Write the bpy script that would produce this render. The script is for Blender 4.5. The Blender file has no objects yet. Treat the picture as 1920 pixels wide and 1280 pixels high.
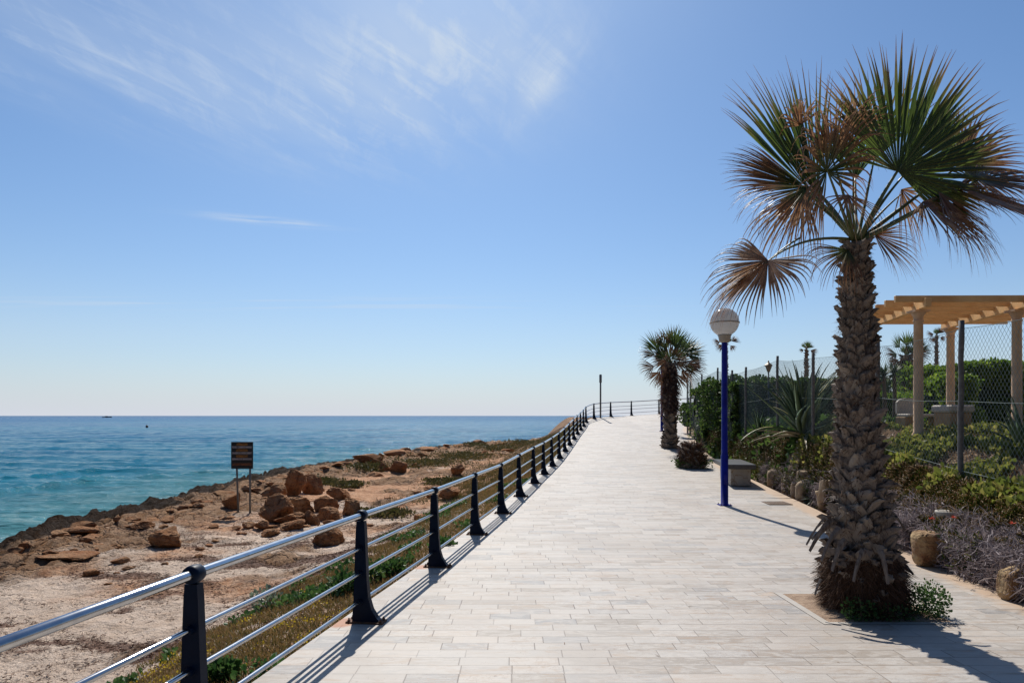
import bpy, math, random
import numpy as np
from mathutils import Vector, Matrix

random.seed(7)
rng = np.random.default_rng(7)
SC = bpy.context.scene
COL = SC.collection
F = 1280.0      # focal length in pixels of the photograph
E = 1.8         # eye height
SEA = -1.9
R = math.radians

# ------------------------------------------------------------------ helpers
def P(px, py, d):
    return np.array([(px - 960) * d / F, d, E + (779 - py) * d / F])

def nrm(v):
    v = np.asarray(v, float)
    return v / (np.linalg.norm(v, axis=-1, keepdims=True) + 1e-12)

def tag(o, label=None, cat=None, group=None, kind=None):
    if label: o['label'] = label
    if cat: o['category'] = cat
    if group: o['group'] = group
    if kind: o['kind'] = kind
    return o

def empty(name, loc, label, cat, group=None):
    o = bpy.data.objects.new(name, None)
    COL.objects.link(o)
    o.location = loc
    o.empty_display_size = .2
    return tag(o, label, cat, group)

def mesh_obj(name, verts, faces, mats, parent=None, smooth=True, attrs=None, midx=None):
    """verts are world coordinates; when parented, the parent's location is taken off."""
    verts = np.asarray(verts, np.float32).reshape(-1, 3)
    if parent is not None:
        p = parent
        off = np.zeros(3)
        while p is not None:
            off += np.array(p.location); p = p.parent
        verts = verts - off.astype(np.float32)
    me = bpy.data.meshes.new(name)
    if isinstance(faces, np.ndarray):
        n, k = faces.shape
        me.vertices.add(len(verts)); me.vertices.foreach_set('co', verts.ravel())
        me.loops.add(n * k); me.loops.foreach_set('vertex_index', faces.astype(np.int32).ravel())
        me.polygons.add(n)
        me.polygons.foreach_set('loop_start', np.arange(0, n * k, k, dtype=np.int32))
        me.polygons.foreach_set('loop_total', np.full(n, k, np.int32))
        me.update(calc_edges=True)
    else:
        me.from_pydata([tuple(map(float, v)) for v in verts], [], faces)
        me.update()
    me.polygons.foreach_set('use_smooth', np.full(len(me.polygons), smooth))
    if midx is not None:
        me.polygons.foreach_set('material_index', np.asarray(midx, np.int32))
    for a, v in (attrs or {}).items():
        at = me.attributes.new(a, 'FLOAT', 'POINT')
        at.data.foreach_set('value', np.asarray(v, np.float32).ravel())
    for m in (mats if isinstance(mats, (list, tuple)) else [mats]):
        me.materials.append(m)
    me.validate()
    o = bpy.data.objects.new(name, me)
    COL.objects.link(o)
    if parent is not None: o.parent = parent
    return o

class MB:
    """collects shapes (lists of verts and faces) into one mesh"""
    def __init__(s): s.v = []; s.f = []; s.n = 0
    def add(s, v, f):
        v = np.asarray(v, float).reshape(-1, 3)
        s.v.append(v); s.f += [tuple(int(i) + s.n for i in q) for q in f]; s.n += len(v); return s
    def box(s, c, size, rz=0., taper=1., bev=0.):
        x, y, z = [a / 2 for a in size]
        b = min(bev, x * .9, y * .9, z * .9)
        def ring(xx, yy, zz):
            return [(-xx + b, -yy, zz), (xx - b, -yy, zz), (xx, -yy + b, zz), (xx, yy - b, zz), (xx - b, yy, zz), (-xx + b, yy, zz), (-xx, yy - b, zz), (-xx, -yy + b, zz)]
        if b <= 0:
            v = [(-x, -y, -z), (x, -y, -z), (x, y, -z), (-x, y, -z), (-x * taper, -y * taper, z), (x * taper, -y * taper, z), (x * taper, y * taper, z), (-x * taper, y * taper, z)]
            f = [(0, 3, 2, 1), (4, 5, 6, 7), (0, 1, 5, 4), (1, 2, 6, 5), (2, 3, 7, 6), (3, 0, 4, 7)]
        else:
            rs = [ring(x - b, y - b, -z), ring(x, y, -z + b), ring(x * taper, y * taper, z - b), ring((x * taper - b), (y * taper - b), z)]
            v = sum(rs, []); f = [tuple(range(7, -1, -1)), tuple(range(24, 32))]
            for k in range(3):
                for i in range(8):
                    j = (i + 1) % 8
                    f.append((k * 8 + i, k * 8 + j, k * 8 + 8 + j, k * 8 + 8 + i))
        c_, s_ = math.cos(rz), math.sin(rz)
        v = [(c[0] + a * c_ - b2 * s_, c[1] + a * s_ + b2 * c_, c[2] + h) for a, b2, h in v]
        return s.add(v, f)
    def tube(s, pts, r, n=10, caps=True, up=None):
        pts = np.asarray(pts, float); m = len(pts)
        r = np.broadcast_to(np.asarray(r, float), (m,))
        t = np.gradient(pts, axis=0); t = nrm(t)
        u = np.array([0, 0, 1.]) if abs(t[0][2]) < .9 else np.array([1., 0, 0])
        if up is not None: u = np.asarray(up, float)
        v = []
        a = nrm(np.cross(t[0], u))
        for i in range(m):
            a = nrm(a - t[i] * np.dot(a, t[i])); b = np.cross(t[i], a)
            for k in range(n):
                q = 2 * math.pi * k / n
                v.append(pts[i] + r[i] * (math.cos(q) * a + math.sin(q) * b))
        f = [(i * n + k, i * n + (k + 1) % n, (i + 1) * n + (k + 1) % n, (i + 1) * n + k) for i in range(m - 1) for k in range(n)]
        if caps: f += [tuple(range(n - 1, -1, -1)), tuple(range((m - 1) * n, m * n))]
        return s.add(v, f)
    def lathe(s, c, prof, n=24, sx=1, sy=1, caps=True):
        v = []
        for (r, z) in prof:
            for k in range(n):
                q = 2 * math.pi * k / n
                v.append((c[0] + r * math.cos(q) * sx, c[1] + r * math.sin(q) * sy, c[2] + z))
        m = len(prof)
        f = [(i * n + k, i * n + (k + 1) % n, (i + 1) * n + (k + 1) % n, (i + 1) * n + k) for i in range(m - 1) for k in range(n)]
        if caps: f += [tuple(range(n - 1, -1, -1)), tuple(range((m - 1) * n, m * n))]
        return s.add(v, f)
    def build(s, name, mat, parent=None, smooth=False):
        o = mesh_obj(name, np.concatenate(s.v), s.f, mat, parent, smooth)
        return o

# numpy gradient noise --------------------------------------------------
_perm = rng.permutation(512)
_perm = np.concatenate([_perm, _perm, _perm])
_grad = nrm(rng.normal(size=(512, 3)))
def noise3(x, y, z=0.):
    x, y, z = np.broadcast_arrays(np.asarray(x, float), np.asarray(y, float), np.asarray(z, float))
    xi, yi, zi = np.floor(x).astype(int), np.floor(y).astype(int), np.floor(z).astype(int)
    xf, yf, zf = x - xi, y - yi, z - zi
    u, v, w = [t * t * t * (t * (t * 6 - 15) + 10) for t in (xf, yf, zf)]
    def g(i, j, k):
        h = _perm[(_perm[(_perm[(xi + i) % 512] + yi + j) % 512] + zi + k) % 512]
        G = _grad[h]
        return G[..., 0] * (xf - i) + G[..., 1] * (yf - j) + G[..., 2] * (zf - k)
    def L(a, b, t): return a + (b - a) * t
    return L(L(L(g(0, 0, 0), g(1, 0, 0), u), L(g(0, 1, 0), g(1, 1, 0), u), v),
             L(L(g(0, 0, 1), g(1, 0, 1), u), L(g(0, 1, 1), g(1, 1, 1), u), v), w) * 1.6
def fbm(x, y, z=0., o=4, gain=.5):
    s = 0; a = 1.
    for i in range(o):
        s = s + a * noise3(x * 2 ** i + 17 * i, y * 2 ** i + 5 * i, np.asarray(z) * 2 ** i + 9 * i); a *= gain
    return s
def ss(a, b, x):
    t = np.clip((x - a) / (b - a), 0, 1); return t * t * (3 - 2 * t)

# scatter a small template many times into one mesh -----------------------
def scatter(name, tv, tf, M, T, mat, parent=None, tattr=None, rnd=None, smooth=False, bend=None):
    tv = np.asarray(tv, float); tf = np.asarray(tf, int); n = len(T)
    V = np.einsum('nij,kj->nki', M, tv) + np.asarray(T)[:, None, :]
    Fc = (tf[None] + (np.arange(n) * len(tv))[:, None, None]).reshape(-1, tf.shape[1])
    if rnd is None: rnd = rng.random(n)
    at = {'rnd': np.repeat(rnd, len(tv))}
    if tattr is not None: at['s'] = np.tile(tattr, n)
    return mesh_obj(name, V.reshape(-1, 3), Fc, mat, parent, smooth, at)

def frames(d, roll=None):
    """local +Y along d, +X sideways, +Z normal, random roll"""
    d = nrm(d); n = len(d)
    a = nrm(rng.normal(size=(n, 3))) if roll is None else roll
    x = nrm(np.cross(d, a)); z = np.cross(x, d)
    return np.stack([x, d, z], axis=2)

LEAF_V = [(0, 0, 0), (.3, .3, .06), (.34, .62, .05), (0, 1, -.08), (-.34, .62, .05), (-.3, .3, .06), (0, .5, -.02)]
LEAF_F = [(0, 1, 6, 5), (1, 2, 3, 6), (6, 3, 4, 5)]
BLADE_V = [(-.5, 0, 0), (.5, 0, 0), (.42, .4, .02), (-.42, .4, .02), (.25, .75, .12), (-.25, .75, .12), (.02, 1, .25), (-.02, 1, .25)]
BLADE_F = [(0, 1, 2, 3), (3, 2, 4, 5), (5, 4, 6, 7)]
BLADE_S = [0, 0, .4, .4, .75, .75, 1, 1]
# fleshy finger leaf (three sided)
FING_V = []
for (h, r) in ((0, .5), (.5, .6), (.85, .42)):
    for k in range(3):
        q = 2 * math.pi * k / 3; FING_V.append((r * math.cos(q), h, r * math.sin(q)))
FING_V.append((0, 1, 0))
FING_F = []
for i in range(2):
    for k in range(3): FING_F.append((i * 3 + k, i * 3 + (k + 1) % 3, i * 3 + 3 + (k + 1) % 3, i * 3 + 3 + k))
for k in range(3): FING_F.append((6 + k, 6 + (k + 1) % 3, 9, 9))
FING_F = [f for f in FING_F if len(set(f)) == 4]
FING_F3 = []
for f in FING_F: FING_F3 += [(f[0], f[1], f[2]), (f[0], f[2], f[3])]
for k in range(3): FING_F3.append((6 + k, 6 + (k + 1) % 3, 9))
FING_S = [0, 0, 0, .5, .5, .5, .85, .85, .85, 1]

# ------------------------------------------------------------------ materials
class NT:
    def __init__(s, tree): s.t = tree; s.nodes = tree.nodes; s.links = tree.links
    def n(s, typ, ins=None, **props):
        nd = s.nodes.new(typ)
        for k, v in props.items(): setattr(nd, k, v)
        ins = {k: v for k, v in (ins or {}).items()}
        for k, v in ins.items():
            sk = nd.inputs[k]
            if isinstance(v, bpy.types.NodeSocket): s.links.new(v, sk)
            else:
                if sk.type == 'RGBA' and len(v) == 3: v = (*v, 1)
                sk.default_value = v
        return nd
    def m(s, op, a, b=0., c=None, clamp=False):
        ins = {0: a, 1: b}
        if c is not None: ins[2] = c
        return s.n('ShaderNodeMath', ins, operation=op, use_clamp=clamp).outputs[0]
    def mix(s, f, a, b, mode='MIX'):
        nd = s.n('ShaderNodeMix', data_type='RGBA', blend_type=mode, clamp_factor=True)
        for i, v in ((0, f), (6, a), (7, b)):
            if isinstance(v, bpy.types.NodeSocket): s.links.new(v, nd.inputs[i])
            else:
                if i and len(v) == 3: v = (*v, 1)
                nd.inputs[i].default_value = v
        return nd.outputs[2]
    def noise(s, vec, scale, detail=4, rough=.55, out=0, distortion=0.):
        return s.n('ShaderNodeTexNoise', {'Vector': vec, 'Scale': scale, 'Detail': detail, 'Roughness': rough, 'Distortion': distortion}).outputs[out]
    def ramp(s, f, stops, interp='LINEAR'):
        nd = s.n('ShaderNodeValToRGB', {'Fac': f}); cr = nd.color_ramp; cr.interpolation = interp
        while len(cr.elements) < len(stops): cr.elements.new(.5)
        for e, (p, c) in zip(cr.elements, stops):
            e.position = p; e.color = (*c, 1) if len(c) == 3 else c
        return nd.outputs[0]
    def rng(s, v, a, b, c=0., d=1.):
        return s.n('ShaderNodeMapRange', {0: v, 1: a, 2: b, 3: c, 4: d}, clamp=True).outputs[0]
    def attr(s, name): return s.n('ShaderNodeAttribute', attribute_name=name).outputs['Fac']
    def pos(s): return s.n('ShaderNodeNewGeometry').outputs['Position']
    def obj(s): return s.n('ShaderNodeTexCoord').outputs['Object']
    def xyz(s, v):
        o = s.n('ShaderNodeSeparateXYZ', {0: v}).outputs; return o[0], o[1], o[2]
    def comb(s, x, y, z=0.): return s.n('ShaderNodeCombineXYZ', {0: x, 1: y, 2: z}).outputs[0]
    def bump(s, h, st=.5, dist=.02, normal=None):
        ins = {'Height': h, 'Strength': st, 'Distance': dist}
        if normal is not None: ins['Normal'] = normal
        return s.n('ShaderNodeBump', ins).outputs[0]

def material(name, fn):
    m = bpy.data.materials.new(name); m.use_nodes = True
    m.node_tree.nodes.clear(); t = NT(m.node_tree)
    out = t.n('ShaderNodeOutputMaterial')
    t.links.new(fn(t), out.inputs[0]); return m

def pbsdf(t, col, rough=.6, normal=None, metal=0., spec=.5, **k):
    ins = {'Base Color': col, 'Roughness': rough, 'Metallic': metal, 'Specular IOR Level': spec}
    if normal is not None: ins['Normal'] = normal
    ins.update(k)
    return t.n('ShaderNodeBsdfPrincipled', ins).outputs[0]

def simple(name, c1, c2, scale=8, rough=.6, bump=.3, bscale=None, metal=0., spec=.5, dist=.01, thr=(.35, .65)):
    def fn(t):
        o = t.obj()
        f = t.rng(t.noise(o, scale, 6, .65), *thr)
        b = t.noise(o, bscale or scale * 4, 6, .7)
        return pbsdf(t, t.mix(f, c1, c2), rough, t.bump(b, bump, dist), metal, spec)
    return material(name, fn)

def leafmat(name, c1, c2, c3=None, tip=None, trans=.35, rough=.55, tipstart=.6):
    def fn(t):
        r = t.attr('rnd')
        stops = [(0, c1), (.6, c2)] + ([(1, c3)] if c3 else [])
        col = t.ramp(r, stops)
        col = t.mix(t.rng(t.noise(t.pos(), 2.2, 2), .4, .7, 0, .5), col, c1)
        if tip:
            col = t.mix(t.rng(t.attr('s'), tipstart, 1.), col, tip)
        a = pbsdf(t, col, rough, spec=.35)
        b = t.n('ShaderNodeBsdfTranslucent', {'Color': col}).outputs[0]
        return t.n('ShaderNodeMixShader', {0: trans, 1: a, 2: b}).outputs[0]
    return material(name, fn)

M = {}
M['steel'] = simple('brushed_steel', (.62, .62, .62), (.5, .5, .51), 14, .2, .02, 60, 1.)
M['navy'] = simple('navy_paint', (.0015, .007, .022), (.003, .012, .034), 9, .45, .12, 40, spec=.14)
M['rust'] = simple('rusty_bolts', (.07, .03, .015), (.16, .07, .03), 30, .8, .4, 60)
M['blue'] = simple('blue_paint', (.001, .003, .16), (.004, .010, .26), 3, .4, .12, 40, spec=.3, thr=(.4, .6))
M['greypole'] = simple('grey_galvanised', (.10, .12, .14), (.16, .18, .2), 9, .5, .1, 40, .5)
M['board'] = simple('black_board', (.006, .006, .008), (.012, .012, .015), 9, .45, .05)
M['wtext'] = simple('white_lettering', (.62, .60, .66), (.5, .48, .52), 9, .6, .02)
M['ytext'] = simple('orange_lettering', (.62, .27, .03), (.5, .22, .03), 9, .6, .02)
M['rtext'] = simple('brown_lettering', (.36, .12, .03), (.3, .11, .04), 9, .6, .02)
M['woodb'] = simple('pine_timber', (.80, .50, .22), (.66, .36, .14), 3, .6, .25, 12)
M['colm'] = simple('sandstone_column', (.62, .42, .27), (.5, .33, .2), 6, .85, .3, 30)
M['stonep'] = simple('pale_stone', (.36, .33, .29), (.5, .45, .38), 5, .85, .4, 24)
M['brick'] = simple('ochre_block', (.30, .18, .09), (.42, .28, .15), 6, .9, .4, 30)
M['pot'] = simple('ochre_concrete', (.40, .30, .19), (.27, .185, .11), 7, .9, .5, 40, dist=.012)
M['potstone'] = simple('rough_ochre_stone', (.42, .29, .15), (.22, .10, .045), 5, .95, .9, 16, dist=.04)
M['slab'] = simple('dark_slab', (.045, .045, .048), (.075, .073, .07), 16, .35, .1, 60)
M['marble'] = material('veined_block', lambda t: pbsdf(t, t.mix(t.rng(t.n('ShaderNodeTexVoronoi', {'Vector': t.n('ShaderNodeVectorMath', {0: t.obj(), 1: t.noise(t.obj(), 3, 4, out=1)}, operation='ADD').outputs[0], 'Scale': 2.6}, feature='DISTANCE_TO_EDGE').outputs[0], .0, .05), (.22, .13, .07), t.mix(t.noise(t.obj(), 6, 5), (.26, .23, .19), (.50, .45, .38))), .7, t.bump(t.noise(t.obj(), 30, 5), .3, .01)))
M['post'] = simple('weathered_fence_post', (.085, .08, .078), (.16, .15, .14), 12, .75, .4, 50)
M['wire'] = simple('green_grey_wire', (.09, .13, .12), (.14, .17, .16), 5, .5, .02, spec=.4)
M['globe'] = material('globe_plastic', lambda t: t.n('ShaderNodeMixShader', {0: .55, 1: pbsdf(t, (.55, .53, .51), .15, spec=.6), 2: t.n('ShaderNodeBsdfTranslucent', {'Color': (.72, .71, .70, 1)}).outputs[0]}).outputs[0])
M['globecol'] = simple('globe_collar', (.38, .33, .27), (.3, .26, .2), 12, .5, .1)
M['lantern'] = simple('ochre_lantern', (.42, .22, .06), (.3, .15, .05), 8, .5, .1)
M['hull'] = simple('dark_hull', (.01, .015, .03), (.02, .025, .04), 5, .4, .05)
M['buoy'] = simple('dark_buoy', (.10, .02, .012), (.05, .015, .012), 5, .5, .05)
M['grate'] = simple('rusty_iron', (.11, .065, .04), (.17, .11, .07), 20, .8, .5, 60)

def rock_fn(c1, c2, c3, bs=1.):
    def fn(t):
        o = t.pos()
        n1 = t.noise(o, 1.7, 6, .65); n2 = t.noise(o, 7, 8, .7)
        col = t.mix(t.rng(n1, .38, .62), c1, c2)
        col = t.mix(t.rng(n2, .52, .68), col, c3)
        vor = t.n('ShaderNodeTexVoronoi', {'Vector': o, 'Scale': 9.}).outputs[0]
        pit = t.rng(vor, 0., .35, 0, 1)
        h = t.m('ADD', t.m('MULTIPLY', pit, .5), t.noise(o, 18, 10, .75))
        h = t.m('ADD', h, t.m('MULTIPLY', n2, 1.2))
        return pbsdf(t, col, .92, t.bump(h, min(1., .9 * bs), .11), spec=.2)
    return fn
M['rock'] = material('brown_rock', rock_fn((.40, .17, .068), (.52, .29, .15), (.14, .06, .028), 1.3))
M['orock'] = material('orange_rock', rock_fn((.36, .15, .055), (.45, .25, .13), (.20, .09, .04)))

# palm bits
M['bark'] = material('palm_leaf_bases', lambda t: pbsdf(t, t.mix(t.rng(t.noise(t.n('ShaderNodeVectorMath', {0: t.pos(), 1: (26., 26., 5.)}, operation='MULTIPLY').outputs[0], 1.6, 6, .7), .35, .65), t.ramp(t.attr('rnd'), [(0, (.04, .025, .017)), (.35, (.11, .078, .058)), (.75, (.19, .15, .12)), (1, (.36, .30, .24))]), (.27, .22, .18)), .85, t.bump(t.noise(t.n('ShaderNodeVectorMath', {0: t.pos(), 1: (60., 60., 9.)}, operation='MULTIPLY').outputs[0], 2, 6, .7), .6, .012), spec=.25))
M['fibre'] = leafmat('palm_fibre', (.05, .022, .010), (.11, .055, .028), (.20, .11, .06), trans=.15, rough=.8)
def frondmat(name, g1, g2, b1, b2, t0, t1):
    def fn(t):
        s = t.attr('s'); r = t.attr('rnd')
        g = t.mix(r, g1, g2); b = t.mix(t.rng(t.noise(t.pos(), 9, 3), .35, .65), b1, b2)
        f = t.rng(t.m('ADD', s, t.m('MULTIPLY', r, .16)), t0, t1)
        col = t.mix(f, g, b)
        a = pbsdf(t, col, .38, spec=.5)
        tr = t.n('ShaderNodeBsdfTranslucent', {'Color': t.mix(f, t.mix(r, tuple(c * 2.2 for c in g1), tuple(c * 2.6 for c in g2)), b)}).outputs[0]
        return t.n('ShaderNodeMixShader', {0: .33, 1: a, 2: tr}).outputs[0]
    return material(name, fn)
M['frond'] = frondmat('green_frond', (.024, .042, .009), (.066, .092, .018), (.17, .08, .035), (.36, .21, .11), .70, 1.02)
M['frondmix'] = frondmat('half_dry_frond', (.03, .052, .014), (.085, .10, .03), (.17, .075, .035), (.34, .19, .10), .26, .55)
M['fronddead'] = frondmat('dead_frond', (.12, .05, .022), (.24, .12, .06), (.20, .09, .04), (.42, .27, .16), .0, .5)
M['skirt'] = frondmat('dead_skirt', (.05, .024, .012), (.09, .045, .024), (.08, .035, .018), (.17, .09, .05), .0, .5)
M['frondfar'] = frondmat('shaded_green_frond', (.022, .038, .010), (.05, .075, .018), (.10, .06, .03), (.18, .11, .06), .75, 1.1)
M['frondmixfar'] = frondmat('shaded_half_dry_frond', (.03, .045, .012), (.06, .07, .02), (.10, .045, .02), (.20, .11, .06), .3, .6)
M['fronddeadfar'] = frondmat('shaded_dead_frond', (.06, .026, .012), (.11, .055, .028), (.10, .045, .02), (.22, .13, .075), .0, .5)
M['petiole'] = simple('green_petiole', (.07, .10, .03), (.13, .13, .05), 6, .45, .15)
M['petdry'] = simple('dry_petiole', (.16, .13, .08), (.26, .20, .13), 6, .6, .2)

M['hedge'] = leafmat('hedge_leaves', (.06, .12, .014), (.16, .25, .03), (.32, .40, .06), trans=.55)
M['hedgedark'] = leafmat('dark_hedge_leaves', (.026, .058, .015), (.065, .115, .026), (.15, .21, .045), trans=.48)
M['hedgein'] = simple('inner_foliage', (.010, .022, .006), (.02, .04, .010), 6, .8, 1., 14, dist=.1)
M['twig'] = simple('brown_twig', (.07, .045, .03), (.12, .085, .06), 9, .85, .3)
M['agave'] = leafmat('agave_leaf', (.07, .12, .075), (.13, .19, .11), (.22, .28, .15), trans=.3, rough=.45)
M['agavem'] = simple('agave_margin', (.42, .34, .10), (.33, .28, .10), 8, .5, .1)
M['agavedry'] = leafmat('dry_agave_leaf', (.30, .24, .15), (.42, .36, .24), (.50, .43, .31), trans=.1, rough=.6)
M['ice'] = leafmat('ice_plant_leaves', (.06, .11, .018), (.16, .20, .03), (.24, .17, .04), tip=(.28, .11, .035), trans=.45, rough=.4, tipstart=.72)
M['icedark'] = leafmat('ice_plant_dark', (.04, .08, .02), (.10, .14, .025), (.18, .10, .035), tip=(.22, .10, .035), trans=.38, rough=.45)
M['litter'] = leafmat('dry_litter', (.20, .13, .09), (.34, .24, .16), (.50, .38, .27), trans=.25, rough=.8)
M['tangle'] = leafmat('dead_stems', (.14, .11, .115), (.29, .235, .235), (.48, .41, .40), trans=.2, rough=.85)
M['flower'] = leafmat('red_flower', (.55, .05, .03), (.6, .10, .05), trans=.3)
M['grass'] = leafmat('strip_grass', (.065, .075, .018), (.15, .125, .035), (.28, .17, .07), tip=(.30, .17, .07), trans=.35, tipstart=.4)
M['weed'] = leafmat('broad_weeds', (.035, .085, .022), (.07, .15, .035), (.15, .22, .07), trans=.35)
M['weedgrey'] = leafmat('dusty_weeds', (.16, .20, .14), (.25, .29, .20), trans=.3)
M['yellow'] = leafmat('yellow_flowers', (.55, .36, .02), (.65, .48, .05), trans=.3)
M['seaweed'] = leafmat('dried_seaweed', (.075, .030, .018), (.13, .058, .034), (.22, .12, .07), trans=.05, rough=.8)
M['scrub'] = leafmat('coastal_scrub', (.10, .13, .025), (.23, .25, .05), (.40, .34, .10), trans=.5)
M['scrubdry'] = leafmat('dry_coastal_scrub', (.055, .060, .018), (.12, .11, .035), (.24, .17, .08), trans=.25)
M['yucca'] = leafmat('yucca_leaves', (.02, .045, .022), (.045, .08, .03), (.09, .12, .05), trans=.2)

# ------------------------------------------------------------------ layout curves
POSTX = np.array([-2.08, -1.71, -1.345, -.97, -.60, -.22, .16, .57, .95, 1.34, 1.75, 2.15, 2.54, 2.95, 3.36, 3.78, 4.19, 4.6, 5.3, 6.6, 8.18, 10.2, 12.3, 14.6, 17.0])
POSTY = np.array([1.24, 3.67, 6.1, 8.53, 10.96, 13.4, 15.8, 18.25, 20.7, 23.1, 25.5, 28., 30.4, 32.8, 35.3, 37.7, 40.1, 42.5, 44.2, 45.7, 46.8, 47.4, 47.5, 47.4, 47.2])
GY = [-10, 0, 3.67, 6.1, 8.5, 11, 13.5, 15.8, 18.25, 20.7, 23.1, 25.5, 28, 30.4, 32.8, 35.3, 37.7, 40.1, 42.5, 44, 45.5, 47, 60, 100]
GZ = [.02, .02, -.0, -.04, -.085, -.106, -.12, -.07, -.01, .02, .09, .20, .33, .49, .67, .84, .995, 1.17, 1.38, 1.58, 1.72, 1.78, 1.78, 1.78]
def g(y): return np.interp(y, GY, GZ)
def gp(x, y): return g(y) + .055 * np.maximum(0, np.asarray(x) - 7.5) * ss(36, 46, y)
def xl(y):
    yy = np.concatenate([[-8], POSTY[:22], ]); xx = np.concatenate([[-3.49], POSTX[:22]])
    return np.interp(y, yy, xx) - .21
def xr(y): return np.interp(y, [-8, 0, 4, 6.86, 10, 13.85, 17.4, 23, 29.5, 38.5, 43, 48, 60], [3.0, 3.95, 4.65, 5.14, 5.62, 6.2, 6.55, 7.2, 8.1, 9.9, 12, 17, 30])

LAND = np.array([(-14.2, -20), (-14.3, 10), (-14.3, 18), (-14.2, 22), (-14, 26), (-14.1, 33), (-13.5, 39.2), (-11.5, 45), (-8.9, 54), (-6, 68), (-1.5, 77), (4, 80), (10, 74), (16, 66), (30, 75), (60, 90), (200, 110), (200, -20)], float)
def shore_sd(x, y):
    x = np.asarray(x, float); y = np.asarray(y, float)
    d = np.full(x.shape, 1e9); inside = np.zeros(x.shape, bool)
    n = len(LAND)
    for i in range(n):
        a, b = LAND[i], LAND[(i + 1) % n]
        ab = b - a; t = np.clip(((x - a[0]) * ab[0] + (y - a[1]) * ab[1]) / (ab @ ab), 0, 1)
        d = np.minimum(d, np.hypot(x - a[0] - t * ab[0], y - a[1] - t * ab[1]))
        c = ((a[1] > y) != (b[1] > y)) & (x < (b[0] - a[0]) * (y - a[1]) / (b[1] - a[1] + 1e-12) + a[0])
        inside ^= c
    return np.where(inside, d, -d)

def terrain(x, y, full=False):
    """height of the sand / rock ledge between promenade and sea"""
    x = np.asarray(x, float); y = np.asarray(y, float)
    sd = shore_sd(x, y) + .9 * fbm(x * .35, y * .35, 3.3, 4) + .35 * fbm(x * 1.6, y * 1.6, 8.8, 3)
    dp = np.maximum(0, xl(np.minimum(y, 47)) - x)
    far = ss(22, 48, y)
    base = -1.36 + .10 * fbm(x * .25, y * .25, 1., 3) + .35 * far
    # rocky ledge
    rocky = ss(6.2, 2.6, sd + 1.6 * fbm(x * .3, y * .3, 5, 3) - 5 * far * ss(9, 4, sd))
    rocky = np.maximum(rocky, .75 * ss(.05, .45, fbm(x * .33, y * .33, 12, 3) + .45 * far - .12 - .5 * ss(14, 9, y)) * ss(1.5, 4., dp))
    rn = fbm(x * .8, y * .8, 2.2, 5, .6)
    rr_ = rn * 5; fl = np.floor(rr_); terr = (fl + ss(.0, .22, rr_ - fl)) / 5 * .20 + .06 * fbm(x * 2.2, y * 2.2, 4.4, 4, .62)
    rid = np.abs(fbm(x * 1.1 + 4, y * 2.2, 14.4, 3, .6)); terr = terr - .12 * ss(.12, .0, rid)
    h = base + rocky * (terr + .05)
    edge = ss(3.2, .6, sd)
    h = h - edge * .22 + edge * (.06 * fbm(x * 1.9, y * 1.9, 7.7, 4, .72) + .08 * np.round(1.5 * fbm(x * .9, y * .9, 3.7, 3, .6)))
    sea = ss(.5, -1.8, sd)
    h = h * (1 - sea) + (-3.0) * sea
    # soft dune texture
    sand = (1 - rocky) * ss(1, 4, sd)
    dune = .05 * fbm(x * 1.1, y * 1.1, 6, 3) + .022 * fbm(x * 3.7, y * 3.7, 6, 3) - .035 * ss(.25, .62, noise3(x * 3.1, y * 3.1, 61)) - .02 * ss(.2, .5, noise3(x * 6.3, y * 6.3, 63))
    h = h + sand * dune + (1 - sand) * .3 * dune
    # bank up to the promenade
    W = 4.3 + 1.2 * np.maximum(0, g(y))
    k = ss(W * (1 + .25 * noise3(x * .2, y * .2, 3)), -.3, dp)
    top = g(y) - .12
    h = h * (1 - k) + (top) * k
    h = np.where(dp <= 0, np.minimum(h, g(y) - .5), h)
    if full: return h, rocky, sd, dp
    return h
def T1(x, y): return float(terrain(np.array([x]), np.array([y]))[0])

# garden side
def xf(y): return np.interp(y, [0, 10, 12.8, 16.1, 19, 22, 24, 27.4, 31, 34.4, 36, 48], [5.9, 6.6, 6.85, 7.1, 7.4, 7.6, 7.8, 8.3, 8.75, 9.1, 9.3, 11.5])
def boff(y): return .24 * ss(9.5, 11.5, np.asarray(y, float))
def garden(x, y):
    x = np.asarray(x, float); y = np.asarray(y, float)
    e = xr(y) + boff(y)
    gz = np.interp(y, [0, 5, 10, 13, 16, 19, 22, 30, 36, 45, 60], [.55, .65, .82, 1.1, 1.16, 1.2, 1.2, 1.4, 1.7, 2.1, 2.3])
    t = (x - e) / np.maximum(.3, xf(y) - e)
    wall = .34 * ss(.10, .26, x - e)
    z = gp(x, y) - .12 + wall + .1 * ss(0., .1, x - e)
    up = ss(.15, 1.05, t)
    z = z * (1 - up) + gz * up
    z = z + .30 * ss(1.0, 2.6, t) * ss(30, 12, y) + .04 * fbm(x * 2, y * 2, 4, 3) * ss(.2, .6, x - e)
    return z
def G1(x, y): return float(garden(np.array([x]), np.array([y]))[0])

def grid(name, X, Y, Z, mat, attrs=None, smooth=True):
    ny, nx = X.shape
    idx = np.arange(ny * nx).reshape(ny, nx)
    f = np.stack([idx[:-1, :-1], idx[:-1, 1:], idx[1:, 1:], idx[1:, :-1]], -1).reshape(-1, 4)
    return mesh_obj(name, np.stack([X, Y, Z], -1).reshape(-1, 3), f, mat, None, smooth, attrs)

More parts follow.
